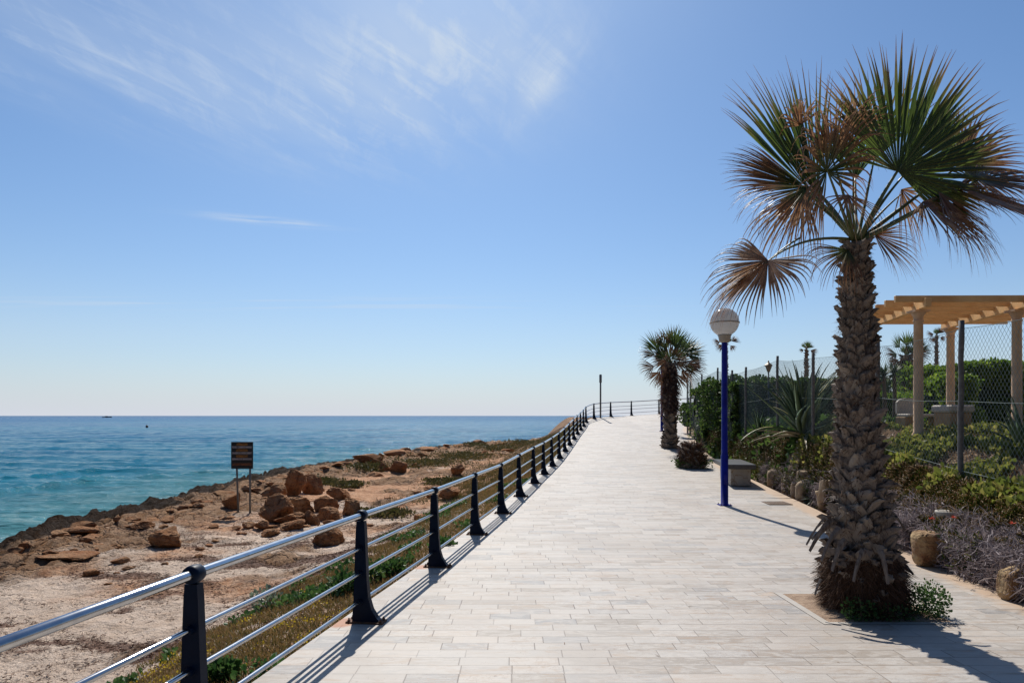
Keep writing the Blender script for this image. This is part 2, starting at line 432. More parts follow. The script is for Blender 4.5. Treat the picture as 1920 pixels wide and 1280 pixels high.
# ------------------------------------------------------------------ setting: beach
def beach_fn(t):
    p = t.pos(); rock = t.attr('rock'); sd = t.attr('shore'); soil = t.attr('soil'); wet = t.attr('wet')
    n = t.noise(p, 3.2, 7, .65); nf = t.noise(p, 22, 8, .75)
    sand = t.mix(t.rng(n, .35, .65), (.62, .465, .35), (.74, .59, .47))
    sand = t.mix(t.rng(nf, .55, .72), sand, (.33, .21, .13))
    speck = t.rng(t.noise(p, 34, 4, .7), .57, .66)
    sand = t.mix(t.m('MULTIPLY', speck, t.rng(n, .35, .6, .35, .95)), sand, (.17, .085, .05))
    wd = t.attr('weed'); sand = t.mix(t.rng(t.m('ADD', wd, t.m('MULTIPLY', t.m('SUBTRACT', t.noise(p, 14, 7, .8), .5), 1.6)), .45, .75, 0, .8), sand, (.15, .07, .045))
    so = t.mix(t.rng(t.noise(p, 5, 6, .7), .4, .62), (.58, .34, .20), (.42, .205, .105))
    c = t.mix(t.rng(t.m('ADD', soil, t.m('MULTIPLY', t.m('SUBTRACT', n, .5), .8)), .3, .7), sand, so)
    rc = t.mix(t.rng(t.noise(p, 2.3, 7, .7), .4, .62), (.60, .38, .235), (.40, .215, .11))
    rc = t.mix(t.rng(t.noise(p, 9, 8, .8), .56, .66, 0, .8), rc, (.10, .055, .032))
    wv = t.n('ShaderNodeVectorMath', {0: t.n('ShaderNodeVectorMath', {0: p, 1: t.n('ShaderNodeVectorMath', {0: t.noise(p, 1.6, 4, .6, out=1), 1: (.7, .7, .7)}, operation='MULTIPLY').outputs[0]}, operation='ADD').outputs[0], 1: (.85, 1.5, 1.)}, operation='MULTIPLY').outputs[0]
    crk = t.rng(t.n('ShaderNodeTexVoronoi', {'Vector': wv, 'Scale': 1.1}, feature='DISTANCE_TO_EDGE').outputs[0], .0, .05, 1, 0)
    rc = t.mix(t.m('MULTIPLY', crk, .85), rc, (.05, .028, .018))
    c = t.mix(t.rng(t.m('ADD', rock, t.m('MULTIPLY', t.m('SUBTRACT', nf, .5), .9)), .3, .65), c, rc)
    dk = t.mix(t.rng(nf, .45, .65), (.045, .026, .016), (.085, .05, .03))
    c = t.mix(t.rng(t.m('ADD', wet, t.m('MULTIPLY', t.m('SUBTRACT', n, .5), .8)), .35, .7), c, dk)
    vor = t.n('ShaderNodeTexVoronoi', {'Vector': p, 'Scale': 3.4}, feature='SMOOTH_F1').outputs[0]
    h = t.m('ADD', t.m('MULTIPLY', t.noise(p, 9, 9, .7), 1.), t.m('MULTIPLY', vor, .5))
    hr = t.m('MULTIPLY', t.noise(p, 5, 12, .8), 4.0)
    hh = t.m('ADD', h, t.m('MULTIPLY', hr, t.m('ADD', rock, t.m('MULTIPLY', wet, .6))))
    hh = t.m('SUBTRACT', hh, t.m('MULTIPLY', t.m('MULTIPLY', crk, rock), 1.2))
    return pbsdf(t, c, .92, t.bump(hh, 1., .14), spec=.18)
M['beach'] = material('sand_and_rock', beach_fn)

ys = [-6.]
while ys[-1] < 100: ys.append(ys[-1] + max(.055, abs(ys[-1]) * .0062))
ys = np.array(ys)
u = np.linspace(0, 1, 420)
XL = xl(np.minimum(ys, 47.2)) + .12
far_r = ss(47, 49, ys)
XL = XL * (1 - far_r) + (XL + 16) * far_r
left = -22 + 0 * ys
X = left[:, None] * (1 - u[None]) + XL[:, None] * u[None]
Y = np.repeat(ys[:, None], 420, 1)
H, rk, sdv, dpv = terrain(X, Y, True)
wet = ss(3.0, .9, sdv) * ss(-6, -1, sdv)
soil = np.clip(.25 + .9 * fbm(X * .3, Y * .3, 21, 3) + .75 * ss(17, 30, Y), 0, 1) * ss(8, 15, Y)
soil = np.maximum(soil, .6 * ss(1.8, .2, dpv))
def weedf(x, y):
    f1 = fbm(x * .42 + .16 * y, y * .8, 41, 4, .62); dpn = xl(np.minimum(y, 47)) - x
    return f1 + .45 * np.exp(-((dpn - 3.1) / .9) ** 2) + .15 * np.exp(-((dpn - 6) / 1.2) ** 2)
weedm = ss(.0, .75, weedf(X, Y)) * ss(2, 4, sdv) * ss(24, 16, Y) * ss(.8, 2, dpv)
beach = grid('beach', X, Y, H, M['beach'], {'weed': weedm, 'rock': rk, 'shore': sdv, 'wet': wet, 'soil': soil})
tag(beach, kind='structure')

# ------------------------------------------------------------------ promenade
LW, RW = .37, .172
def prom_fn(t):
    p = t.pos(); x, y, z = t.xyz(p)
    row = t.m('FLOOR', t.m('DIVIDE', y, RW))
    ro = t.n('ShaderNodeTexWhiteNoise', {'Vector': t.comb(row, 3.7, 0.)}, noise_dimensions='2D').outputs[0]
    xx = t.m('DIVIDE', t.m('ADD', x, t.m('MULTIPLY', ro, LW * 3)), LW)
    colr = t.m('FLOOR', xx)
    # some neighbours merge into one long tile
    pair = t.m('FLOOR', t.m('DIVIDE', colr, 2.))
    pr = t.n('ShaderNodeTexWhiteNoise', {'Vector': t.comb(pair, row, 0.)}, noise_dimensions='2D').outputs[0]
    isl = t.m('LESS_THAN', pr, .33)
    cellx = t.m('ADD', t.m('MULTIPLY', colr, t.m('SUBTRACT', 1., isl)), t.m('MULTIPLY', t.m('ADD', t.m('MULTIPLY', pair, 2.), .37), isl))
    rnd = t.n('ShaderNodeTexWhiteNoise', {'Vector': t.comb(cellx, row, 0.)}, noise_dimensions='2D')
    r1 = rnd.outputs[0]; r2 = t.n('ShaderNodeTexWhiteNoise', {'Vector': t.comb(row, cellx, 0.)}, noise_dimensions='2D').outputs[0]
    fx = t.m('FRACT', xx); fy = t.m('FRACT', t.m('DIVIDE', y, RW))
    dx1 = t.m('MULTIPLY', t.m('MINIMUM', fx, t.m('SUBTRACT', 1., fx)), LW)
    fx2 = t.m('FRACT', t.m('DIVIDE', xx, 2.))
    dx2 = t.m('MULTIPLY', t.m('MINIMUM', fx2, t.m('SUBTRACT', 1., fx2)), LW * 2)
    dx = t.m('ADD', t.m('MULTIPLY', dx1, t.m('SUBTRACT', 1., isl)), t.m('MULTIPLY', dx2, isl))
    dy = t.m('MULTIPLY', t.m('MINIMUM', fy, t.m('SUBTRACT', 1., fy)), RW)
    jn = t.m('MULTIPLY', t.m('SUBTRACT', t.noise(p, 14, 3), .5), .004)
    d = t.m('ADD', t.m('MINIMUM', dx, dy), jn)
    joint = t.rng(d, .0022, .0055, 1, 0)
    # width of each joint differs from tile to tile
    joint = t.m('MULTIPLY', joint, t.rng(t.m('ADD', r2, t.m('MULTIPLY', t.noise(p, 1.1, 3), .8)), .3, 1.1, .3, 1.))
    # expansion joint every 4.3 m
    fe = t.m('FRACT', t.m('DIVIDE', t.m('ADD', y, 4.47), 4.3))
    ej = t.m('MULTIPLY', t.m('LESS_THAN', fe, .0022), 1.)
    off = t.n('ShaderNodeVectorMath', {0: p, 1: t.comb(t.m('MULTIPLY', r1, 40.), t.m('MULTIPLY', r2, 40.), 0.)}, operation='ADD').outputs[0]
    vein = t.noise(t.n('ShaderNodeVectorMath', {0: off, 1: (3.2, 9., 1.)}, operation='MULTIPLY').outputs[0], 1.1, 8, .68, distortion=1.6)
    base = t.ramp(r1, [(0, (.29, .245, .20)), (.25, (.385, .345, .30)), (.55, (.43, .39, .345)), (.8, (.44, .38, .32)), (.92, (.33, .305, .28)), (1., (.24, .23, .22))])
    c = t.mix(t.rng(vein, .47, .57, 0, .6), base, (.485, .445, .40))
    c = t.mix(t.m('MULTIPLY', t.rng(vein, .47, .36), t.rng(r2, .35, .95)), c, (.34, .245, .17))
    gv = t.rng(t.m('ABSOLUTE', t.m('SUBTRACT', t.noise(off, 4, 5, .62, distortion=2.4), .5)), .0, .012, 1, 0)
    c = t.mix(t.m('MULTIPLY', gv, t.rng(r2, .3, .9, 0, .75)), c, (.25, .19, .15))
    big = t.noise(p, .55, 5, .6)
    c = t.mix(t.rng(big, .49, .62, 0, .5), c, (.33, .28, .235))
    smear = t.noise(t.n('ShaderNodeVectorMath', {0: p, 1: (1.6, 5., 1.)}, operation='MULTIPLY').outputs[0], 1.3, 8, .72, distortion=1.2)
    c = t.mix(t.rng(smear, .54, .66, 0, .6), c, (.36, .26, .18))
    c = t.mix(t.rng(smear, .45, .33, 0, .45), c, (.30, .29, .28))
    c = t.mix(t.rng(t.noise(p, 95, 2, .5), .71, .75), c, (.12, .09, .07))
    c = t.mix(t.m('MULTIPLY', joint, t.rng(t.noise(p, .9, 4), .38, .62, .6, 1.)), c, (.10, .075, .058))
    c = t.mix(ej, c, (.08, .065, .05))
    # blown sand along the planted edge, rust under the railing posts
    se = t.attr('sandedge')
    c = t.mix(t.rng(t.m('ADD', se, t.m('MULTIPLY', t.m('SUBTRACT', t.noise(p, 4, 6, .7), .5), 1.5)), .45, .9, 0, .85), c, (.47, .33, .22))
    ru = t.attr('rust')
    c = t.mix(t.rng(t.m('ADD', ru, t.m('MULTIPLY', t.m('SUBTRACT', t.noise(p, 9, 5, .7), .5), .9)), .35, .9, 0, .9), c, (.34, .11, .022))
    h = t.m('ADD', t.m('MULTIPLY', joint, -1.), t.m('MULTIPLY', t.noise(p, 26, 6, .6), .25))
    rough = t.rng(vein, .3, .7, .45, .65)
    tilt = t.m('MULTIPLY', r2, .5)
    return pbsdf(t, c, rough, t.bump(t.m('ADD', h, tilt), .35, .004), spec=.35)
M['prom'] = material('pale_paving_slabs', prom_fn)
ys = np.concatenate([np.arange(-7, 14, .11), np.arange(14, 47.4, .22), [47.62]])
nu = 90
XLp, XRp = xl(ys), xr(ys)
u = np.linspace(0, 1, nu) ** 1.5
X = XLp[:, None] + (XRp - XLp)[:, None] * u[None]
Y = np.repeat(ys[:, None], nu, 1)
Z = gp(X, Y)
rust = np.zeros_like(X)
for px_, py_ in zip(POSTX, POSTY):
    k = {6.1: 1., 8.53: .8, 3.67: .4}.get(py_, .3)
    rust = np.maximum(rust, k * 1.9 * np.exp(-(((X - px_ + .17) / .12) ** 2 + ((Y - py_ + .02) / .13) ** 2)))
sedge = ss(.55, .0, XRp[:, None] - X) * ss(3, 8, Y) + .35 * ss(1.2, 0, XRp[:, None] - X)
sedge = np.maximum(sedge, .75 * np.exp(-(((X - 2.65) / .25) ** 2 + ((Y - 7.1) / .22) ** 2)))
# add side skirt columns
X2 = np.concatenate([X[:, :1], X, X[:, -1:]], 1); Y2 = np.concatenate([Y[:, :1], Y, Y[:, -1:]], 1)
Z2 = np.concatenate([Z[:, :1] - .6, Z, Z[:, -1:] - .4], 1)
pad = lambda a: np.concatenate([a[:, :1], a, a[:, -1:]], 1)
X2 = np.concatenate([X2, X2[-1:]], 0); Y2 = np.concatenate([Y2, Y2[-1:]], 0); Z2 = np.concatenate([Z2, Z2[-1:] - .6], 0)
pr = pad(rust); pr = np.concatenate([pr, pr[-1:]]); ps = pad(sedge); ps = np.concatenate([ps, ps[-1:]])
prom = grid('promenade', X2, Y2, Z2, M['prom'], {'rust': pr, 'sandedge': ps}, smooth=False)
tag(prom, kind='structure')

# ------------------------------------------------------------------ garden ground
def soil_fn(t):
    p = t.pos()
    c = t.mix(t.rng(t.noise(p, 4, 7, .7), .4, .62), (.28, .18, .115), (.42, .30, .20))
    c = t.mix(t.rng(t.noise(p, 1.3, 5, .6), .5, .6, 0, .6), c, (.17, .15, .06))
    c = t.mix(t.attr('pave'), c, (.50, .44, .37))
    return pbsdf(t, c, .95, t.bump(t.noise(p, 16, 9, .75), .9, .05), spec=.15)
M['soil'] = material('garden_soil', soil_fn)
ys = np.concatenate([np.arange(-6, 30, .16), np.arange(30, 70, .5)])
uu = np.linspace(0, 1, 130) ** 2.6
X = xr(ys)[:, None] - .02 + uu[None] * 70
Y = np.repeat(ys[:, None], 130, 1)
Z = garden(X, Y)
pave = ss(6.9, 7.3, X) * ss(11.9, 12.1, Y + .1 * (X - 8)) * ss(17.6, 17.2, Y) * ss(13.0, 12.5, X)
grd = grid('garden_ground', X, Y, Z, M['soil'], {'pave': pave}); tag(grd, kind='structure')

# ------------------------------------------------------------------ sea
def sea_fn(t):
    p = t.pos(); x, y, z = t.xyz(p)
    dist = t.n('ShaderNodeVectorMath', {0: p}, operation='LENGTH').outputs['Value']
    lg = t.m('LOGARITHM', dist, 10.)
    deep = t.ramp(t.rng(lg, 1.2, 3.6), [(0, (.018, .115, .15)), (.22, (.003, .12, .19)), (.5, (.001, .112, .22)), (.75, (.001, .078, .21)), (1, (.001, .034, .13))])
    st = t.n('ShaderNodeVectorMath', {0: p, 1: (.011, .03, 0)}, operation='MULTIPLY').outputs[0]
    patch = t.noise(st, 1.3, 5, .6)
    st2 = t.n('ShaderNodeVectorMath', {0: p, 1: (.0016, .012, 0)}, operation='MULTIPLY').outputs[0]
    patch2 = t.noise(st2, 1.2, 5, .6)
    c = t.mix(t.rng(patch, .5, .66, 0, .7), deep, (.008, .055, .15))
    c = t.mix(t.rng(patch2, .53, .66, 0, .6), c, (.006, .08, .24))
    c = t.mix(t.rng(patch2, .46, .36, 0, .6), c, (.006, .19, .26))
    # sandy shallows near the shore
    c = t.mix(t.m('MULTIPLY', t.attr('shal'), .55), c, (.10, .22, .20))
    foam = t.attr('foam')
    fn_ = t.noise(p, 5, 8, .75)
    ff = t.rng(t.m('ADD', foam, t.m('MULTIPLY', t.m('SUBTRACT', fn_, .5), 1.6)), .62, .9)
    c = t.mix(t.m('MULTIPLY', ff, .85), c, (.7, .73, .74))
    near = t.rng(dist, 25., 400., 1., .0)
    b1 = t.noise(t.n('ShaderNodeVectorMath', {0: p, 1: (.7, 1.5, 1)}, operation='MULTIPLY').outputs[0], 2.2, 6, .62)
    b2 = t.noise(t.n('ShaderNodeVectorMath', {0: p, 1: (.25, .8, 1)}, operation='MULTIPLY').outputs[0], .8, 5, .6)
    b3 = t.noise(t.n('ShaderNodeVectorMath', {0: p, 1: (.07, .32, 1)}, operation='MULTIPLY').outputs[0], .5, 6, .62)
    bb = t.m('ADD', t.m('ADD', t.m('MULTIPLY', b1, .16), t.m('MULTIPLY', b2, .40)), t.m('MULTIPLY', b3, 1.2))
    nr = t.bump(bb, 1., .8)
    rough = t.m('ADD', t.rng(dist, 30., 600., .10, .22), t.m('MULTIPLY', ff, .4))
    return pbsdf(t, c, rough, nr, spec=.045, IOR=1.33, **{'Specular Tint': (.2, .75, 1., 1.)})
M['sea'] = material('sea_water', sea_fn)
rows = np.concatenate([np.linspace(-30, 11.5, 30), np.geomspace(12, 25000, 860)])
cols = np.concatenate([np.linspace(-14, -1.05, 40)[:-1], np.linspace(-1.05, .25, 420), np.linspace(.25, 14, 40)[1:]])
Y = np.repeat(rows[:, None], len(cols), 1)
X = cols[None] * np.maximum(rows, 12)[:, None]
amp = ss(500, 60, np.abs(Y))
far = ss(2500, 200, np.abs(Y))
sds = shore_sd(X, Y)
Z = np.zeros_like(X)
dirs = [(.22, 1., 3.6, .040), (.10, 1., 2.1, .024), (.42, 1., 1.35, .014), (.05, 1., 7.3, .075), (.4, .8, .85, .008)]
warp = 1.6 * noise3(X * .06, Y * .06, 1)
for dx, dy, wl, a in dirs:
    k = 2 * math.pi / wl; n_ = math.hypot(dx, dy)
    ph = k * ((X * dx + Y * dy) / n_ + warp) + 3 * noise3(X / wl * .12, Y / wl * .12, wl)
    Z += a * (1 - np.abs(np.sin(ph / 2)) * 2) * amp
Z += .06 * fbm(X * .35, Y * .9, 3, 4, .6) * amp
# breaking ridges near the shore
n1 = noise3(X * .05, Y * .10, 9)
br = sds * -1
ph = (br + 4 * noise3(X * .05, Y * .05, 31)) / 6.5
rid = np.exp(-((ph % 1) - .5) ** 2 / .006) * ss(26, 12, br) * ss(.5, 4, br) * ss(-.1, .3, noise3(X * .11, Y * .11, 77))
Z += .22 * rid
foam = .5 * np.exp(-((ph % 1) - .44) ** 2 / .003) * ss(22, 10, br) * ss(.5, 4, br) * ss(.1, .4, noise3(X * .11, Y * .11, 77))
foam = np.maximum(foam, .62 * ss(1.8, .2, np.abs(sds + 1)))
shal = ss(16, 1, -sds)
sea = grid('sea', X, Y, Z + SEA, M['sea'], {'foam': foam, 'shal': shal}); tag(sea, kind='structure')

# seabed keeps the land closed under water
sb = MB(); sb.box((0, 40, -3.4), (260, 200, .6)); tag(sb.build('seabed', M['soil']), kind='structure')

# ------------------------------------------------------------------ railing
rail = empty('railing', (0, 0, 0), 'long steel railing with dark blue posts curving along the seaward edge of the promenade', 'railing')
PT = np.stack([POSTX, POSTY, gp(POSTX, POSTY)], 1)
tan = nrm(np.gradient(PT, axis=0) * [1, 1, 0])
def make_post(i):
    p, t = PT[i], tan[i]; nn = np.array([t[1], -t[0], 0])   # towards the promenade
    m = MB()
    prof = [(0, -.075, .20), (.05, -.072, .15), (.12, -.068, .105), (.22, -.062, .075), (.38, -.057, .06), (.6, -.05, .051), (.82, -.042, .042), (.9, -.036, .036)]
    w = [.036, .035, .034, .033, .032, .031, .03, .028]
    v = []
    for (z, a, b), ww in zip(prof, w):
        for s, q in ((a, -ww), (b, -ww), (b, ww), (a, ww)):
            v.append(p + nn * s + t * q + [0, 0, z])
    f = [(k * 4 + i_, k * 4 + (i_ + 1) % 4, k * 4 + 4 + (i_ + 1) % 4, k * 4 + 4 + i_) for k in range(len(prof) - 1) for i_ in range(4)]
    f += [(3, 2, 1, 0), tuple(range(len(v) - 4, len(v)))]
    m.add(v, f)
    # welded raised web on both faces
    for hgt in (.19, .44, .66):
        m.tube([p + [0, 0, hgt] - t * .062, p + [0, 0, hgt] + t * .062], .024, 12)
    ob = m.build('post', M['navy'], rail)
    c = MB(); zt = .95
    ring = [(-.045, .03), (-.042, .046), (-.02, .05), (.02, .05), (.042, .046), (.045, .03)]
    pts = [p + [0, 0, zt] + t * a for a, r in ring]
    c.tube(pts, [r for a, r in ring], 20)
    rg = c.build('rail_ring', M['navy'], ob, True)
    b = MB(); ang = math.atan2(t[1], t[0])
    b.box(tuple(p + nn * .045 + [0, 0, .008]), (.13, .34, .014), ang)
    bp = b.build('base_plate', M['rust'], ob)
    if i < 7:
        for s in (-.10, .19):
            for q in (-.045, .045):
                cc = p + nn * s + t * q
                MB().lathe((cc[0], cc[1], cc[2] + .014), [(.014, 0), (.014, .014), (.007, .015), (.007, .03)], 6).build('bolt', M['rust'], ob)
for i in range(len(PT) - 1): make_post(i)
def curve_pts(h):
    pts = PT + [0, 0, h]
    out = []
    for i in range(len(pts) - 1):
        n_ = 1 if i < 15 else 5
        p0, p1, p2, p3 = pts[max(i - 1, 0)], pts[i], pts[i + 1], pts[min(i + 2, len(pts) - 1)]
        for k in range(n_):
            s = k / n_
            if n_ == 1: out.append(p1); continue
            out.append(.5 * ((2 * p1) + (-p0 + p2) * s + (2 * p0 - 5 * p1 + 4 * p2 - p3) * s * s + (-p0 + 3 * p1 - 3 * p2 + p3) * s ** 3))
    out.append(pts[-1]); return np.array(out)
MB().tube(curve_pts(.95), .0275, 20).build('handrail', M['steel'], rail, True)
for h in (.66, .44, .19):
    MB().tube(curve_pts(h), .0155, 14).build('lower_rail', M['steel'], rail, True)

# ------------------------------------------------------------------ rocks
def ico(sub):
    t = (1 + 5 ** .5) / 2
    v = [(-1, t, 0), (1, t, 0), (-1, -t, 0), (1, -t, 0), (0, -1, t), (0, 1, t), (0, -1, -t), (0, 1, -t), (t, 0, -1), (t, 0, 1), (-t, 0, -1), (-t, 0, 1)]
    f = [(0, 11, 5), (0, 5, 1), (0, 1, 7), (0, 7, 10), (0, 10, 11), (1, 5, 9), (5, 11, 4), (11, 10, 2), (10, 7, 6), (7, 1, 8), (3, 9, 4), (3, 4, 2), (3, 2, 6), (3, 6, 8), (3, 8, 9), (4, 9, 5), (2, 4, 11), (6, 2, 10), (8, 6, 7), (9, 8, 1)]
    v = [nrm(np.array(a, float)) for a in v]
    for _ in range(sub):
        c = {}; nf = []
        def mid(a, b):
            k = (min(a, b), max(a, b))
            if k not in c: c[k] = len(v); v.append(nrm(v[a] + v[b]))
            return c[k]
        for a, b, d in f:
            x, y, z = mid(a, b), mid(b, d), mid(d, a)
            nf += [(a, x, z), (b, y, x), (d, z, y), (x, y, z)]
        f = nf
    return np.array(v), np.array(f)
ICO = {s: ico(s) for s in (2, 3, 4, 5)}
def rock_verts(size, sub=4, seed=0, cuts=9, rot=0., rough=.10):
    r = np.random.default_rng(seed)
    v, f = ICO[sub]; v = v.copy()
    for _ in range(cuts + 5):
        n = nrm(r.normal(size=3)); d = r.uniform(.42, .78)
        ex = np.maximum(0, v @ n - d); v = v - np.outer(ex, n) * .93
    o = seed * 3.1
    nn_ = nrm(v)
    v = v + nn_ * (rough * .9 * fbm(v[:, 0] * 1.5 + o, v[:, 1] * 1.5, v[:, 2] * 1.5, 3, .5))[:, None]
    if sub > 3: v = v + nn_ * (.03 * fbm(v[:, 0] * 5 + o, v[:, 1] * 5, v[:, 2] * 7, 4, .65) - .05 * ss(.10, 0, np.abs(noise3(v[:, 0] * 1.8 + o, v[:, 1] * 1.8, v[:, 2] * 3))))[:, None]
    if size[0] > 5 * size[2]: v = np.sign(v) * np.abs(v) ** .6 * .8
    v = v * (np.asarray(size) / 2 * 1.32)
    c, s = math.cos(rot), math.sin(rot)
    v = v @ np.array([[c, s, 0], [-s, c, 0], [0, 0, 1]])
    return v, f
def boulder(px, py_base, w, h, d, seed, label, dd=None, group=None, sub=4, mat='rock', cat='boulder', name='boulder', sink=.22, rot=None, ground=terrain, cuts=9):
    """px: centre x, py_base: bottom y, w and h in pixels, d: distance"""
    W = w * d / F; Hh = h * d / F
    x = (px - 960) * d / F; D = (dd or W * .8)
    y = d + D * .3
    v, f = rock_verts((W, D, Hh / (1 - sink * .8)), sub, seed, cuts, rot if rot is not None else 0.)
    zg = float(ground(np.array([x]), np.array([y]))[0])
    o = mesh_obj(name, v + [x, y, zg + Hh * .5 - Hh * sink * .5], f, M[mat])
    me = o.data
    # origin at its base
    off = np.array([x, y, zg]); co = np.empty(len(me.vertices) * 3, np.float32); me.vertices.foreach_get('co', co)
    me.vertices.foreach_set('co', (co.reshape(-1, 3) - off).astype(np.float32).ravel()); o.location = off
    return tag(o, label, cat, group)
def dist_at(py):
    """distance at which the beach surface projects to row py (flat beach at -1.3)"""
    return (E + 1.3) * F / (py - 779)
BL = [ # px, base, w, h, label
 (300, 1027, 68, 37, 'lone squarish brown boulder lying on open sand left of the warning sign'),
 (432, 953, 34, 26, 'squat orange boulder at the foot of the warning sign'),
 (262, 993, 40, 20, 'flat orange boulder on the rock ledge behind the lone squarish boulder'),
 (507, 980, 58, 46, 'upright cracked boulder at the left end of the boulder pile'),
 (515, 936, 52, 30, 'low wide boulder at the back left of the boulder pile'),
 (548, 930, 40, 46, 'tall peaked boulder at the back of the boulder pile'),
 (582, 926, 42, 32, 'sloping boulder at the back right of the boulder pile'),
 (560, 962, 58, 30, 'rounded boulder in the middle of the boulder pile'),
 (605, 960, 46, 30, 'wedge shaped dark boulder behind the handrail end of the pile'),
 (548, 985, 58, 26, 'long tilted boulder lying across the front of the boulder pile'),
 (583, 984, 30, 24, 'small blocky boulder wedged in the front of the pile'),
 (615, 978, 46, 24, 'slab like boulder at the right front of the pile'),
 (655, 966, 44, 34, 'smooth domed boulder at the right end of the pile'),
 (545, 993, 48, 18, 'long low stone on the sand before the boulder pile'),
 (490, 993, 26, 16, 'small lumpy stone at the left foot of the pile'),
 (508, 1007, 34, 16, 'flat little stone standing off in front of the pile'),
 (615, 1022, 62, 32, 'pyramid shaped brown boulder alone on sand under the handrail'),
 (630, 936, 40, 24, 'brown boulder beside the green tuft behind the pile'),
 (838, 936, 40, 28, 'rusty boulder behind the third railing gap from the front'),
 (860, 893, 24, 18, 'dark red boulder on soil beyond the handrail'),
 (745, 886, 38, 20, 'angular brown boulder among the scrub on the ledge'),
 (718, 885, 18, 13, 'small round stone beside the angular brown boulder'),
 (105, 1050, 105, 7, 'long thin rock slab edge breaking through the sand at left'),
 (690, 868, 70, 14, 'flat pale topped slab jutting out at the water edge'),
 (800, 845, 66, 11, 'stacked flat slab on the highest part of the ledge'),
]
for i, (px_, pb, w, h, lab) in enumerate(BL):
    d = dist_at(pb)
    # refine distance against the real surface
    for _ in range(12):
        z = T1((px_ - 960) * d / F, d); d = .5 * d + .5 * min(70, (E - z) * F / (pb - 779))
    boulder(px_, pb, w, h, d, 40 + i, lab, sub=5 if w > 36 else 4, rot=0, cuts=8)
for i in range(250):
    px_ = rng.uniform(-30, 1000); pb = rng.uniform(836, 1120)
    lo = np.interp(px_, [0, 300, 440, 640, 850, 1000], [1030, 965, 925, 880, 845, 838])
    t_ = rng.random() ** (3.2 if i < 130 else 5.5)
    pb = lo + t_ * 120
    d = dist_at(pb)
    x, y = (px_ - 960) * d / F, d
    if x > xl(y) - 1.2: continue
    s = rng.uniform(5, 15 if i < 130 else 24) * np.interp(d, [10, 30], [1.1, .8]) * (1.2 if rng.random() < .15 else .8)
    boulder(px_, pb, s * rng.uniform(1, 2.4), s * rng.uniform(.3, .8), d, 200 + i, 'small brown stone half sunk in the sand and soil of the beach', sub=3, group='small stones scattered on the beach', cat='stone', name='beach_stone', cuts=7)

# ------------------------------------------------------------------ warning sign
sx, sy = P(455, 950, 22.3)[:2]
sz = T1(sx, sy)
sign = empty('warning_sign', (sx, sy, sz), 'black warning sign with white and orange lettering on two grey posts by the rocks', 'sign')
ztop = float(P(455, 828, 22.3)[2]); bw = 41 * 22.3 / F; bh = 50 * 22.3 / F
for s, k in ((-.22, .2), (.24, 0)):
    b = MB(); b.tube([(sx + s, sy + k, T1(sx + s, sy + k) - .15), (sx + s, sy + .01, ztop - .05)], .032, 10)
    b.build('post', M['greypole'], sign, True)
zc = ztop - bh / 2
b = MB(); b.box((sx, sy - .045, zc), (bw, .03, bh), 0, bev=.006); board = b.build('board', M['board'], sign)
board.rotation_euler = (0, 0, 0)
lines = [('ATENCION', .072, 'ytext', .36), ('PELIGRO CORRIENTES MARINAS', .068, 'wtext', .64), ('ATTENTION', .072, 'ytext', .37), ('DANGEROUS UNDERCURRENT', .068, 'wtext', .64), ('VORSICHT', .078, 'ytext', .39), ('GEFAHRLICHE BRANDUNG', .068, 'wtext', .64), ('AYUNTAMIENTO', .08, 'rtext', .62)]
zz = [.068, .158, .262, .35, .455, .545, .72]
for (txt, hh, mm, ww), zo in zip(lines, zz):
    cu = bpy.data.curves.new('lettering', 'FONT'); cu.body = txt; cu.align_x = 'CENTER'; cu.align_y = 'CENTER'; cu.extrude = .001; cu.offset = .012
    to = bpy.data.objects.new('lettering', cu); COL.objects.link(to)
    dg = bpy.context.evaluated_depsgraph_get(); dg.update()
    me = bpy.data.meshes.new_from_object(to.evaluated_get(dg)); bpy.data.objects.remove(to)
    co = np.empty(len(me.vertices) * 3, np.float32); me.vertices.foreach_get('co', co); co = co.reshape(-1, 3)
    w0 = np.ptp(co[:, 0]); h0 = np.ptp(co[:, 1]); c0 = (co.max(0) + co.min(0)) / 2
    q = np.stack([(co[:, 0] - c0[0]) * ww / w0, -.0635 - co[:, 2] * .5, (co[:, 1] - c0[1]) * hh / h0 + bh / 2 - zo - .012], 1)
    q += [0, 0, zc - sz]
    me.vertices.foreach_set('co', q.astype(np.float32).ravel()); me.materials.clear(); me.materials.append(M[mm]); me.update()
    o = bpy.data.objects.new('lettering', me); COL.objects.link(o); o.parent = board
sign.rotation_euler = (0, 0, 0)

# ------------------------------------------------------------------ boat, buoy
bx, by = P(201, 781, 1400)[:2]
boat = empty('motor_boat', (bx, by, SEA), 'tiny dark motor boat on the horizon at the left', 'boat')
m = MB(); L_ = 19.; st = []
for k in range(9):
    s = k / 8; w = 2.4 * (1 - s ** 2.6) + .05; st.append((-L_ / 2 + s * L_, w, .3 + 1.5 * s ** 2))
v = []
for x_, w, sh in st: v += [(bx + x_, by - w, SEA + 1.3 + sh * .5), (bx + x_, by - w * .5, SEA - .3), (bx + x_, by + w * .5, SEA - .3), (bx + x_, by + w, SEA + 1.3 + sh * .5)]
f = [(k * 4 + i, k * 4 + i + 1, k * 4 + 5 + i, k * 4 + 4 + i) for k in range(8) for i in range(3)] + [(k * 4 + 3, k * 4, k * 4 + 4, k * 4 + 7) for k in range(8)] + [(0, 3, 2, 1)]
m.add(v, f); m.build('hull', M['hull'], boat)
MB().box((bx - 1.5, by, SEA + 2.3), (4.5, 2.8, 1.3), taper=.75).build('cabin', M['hull'], boat)
qx, qy = P(275.5, 801, 215)[:2]
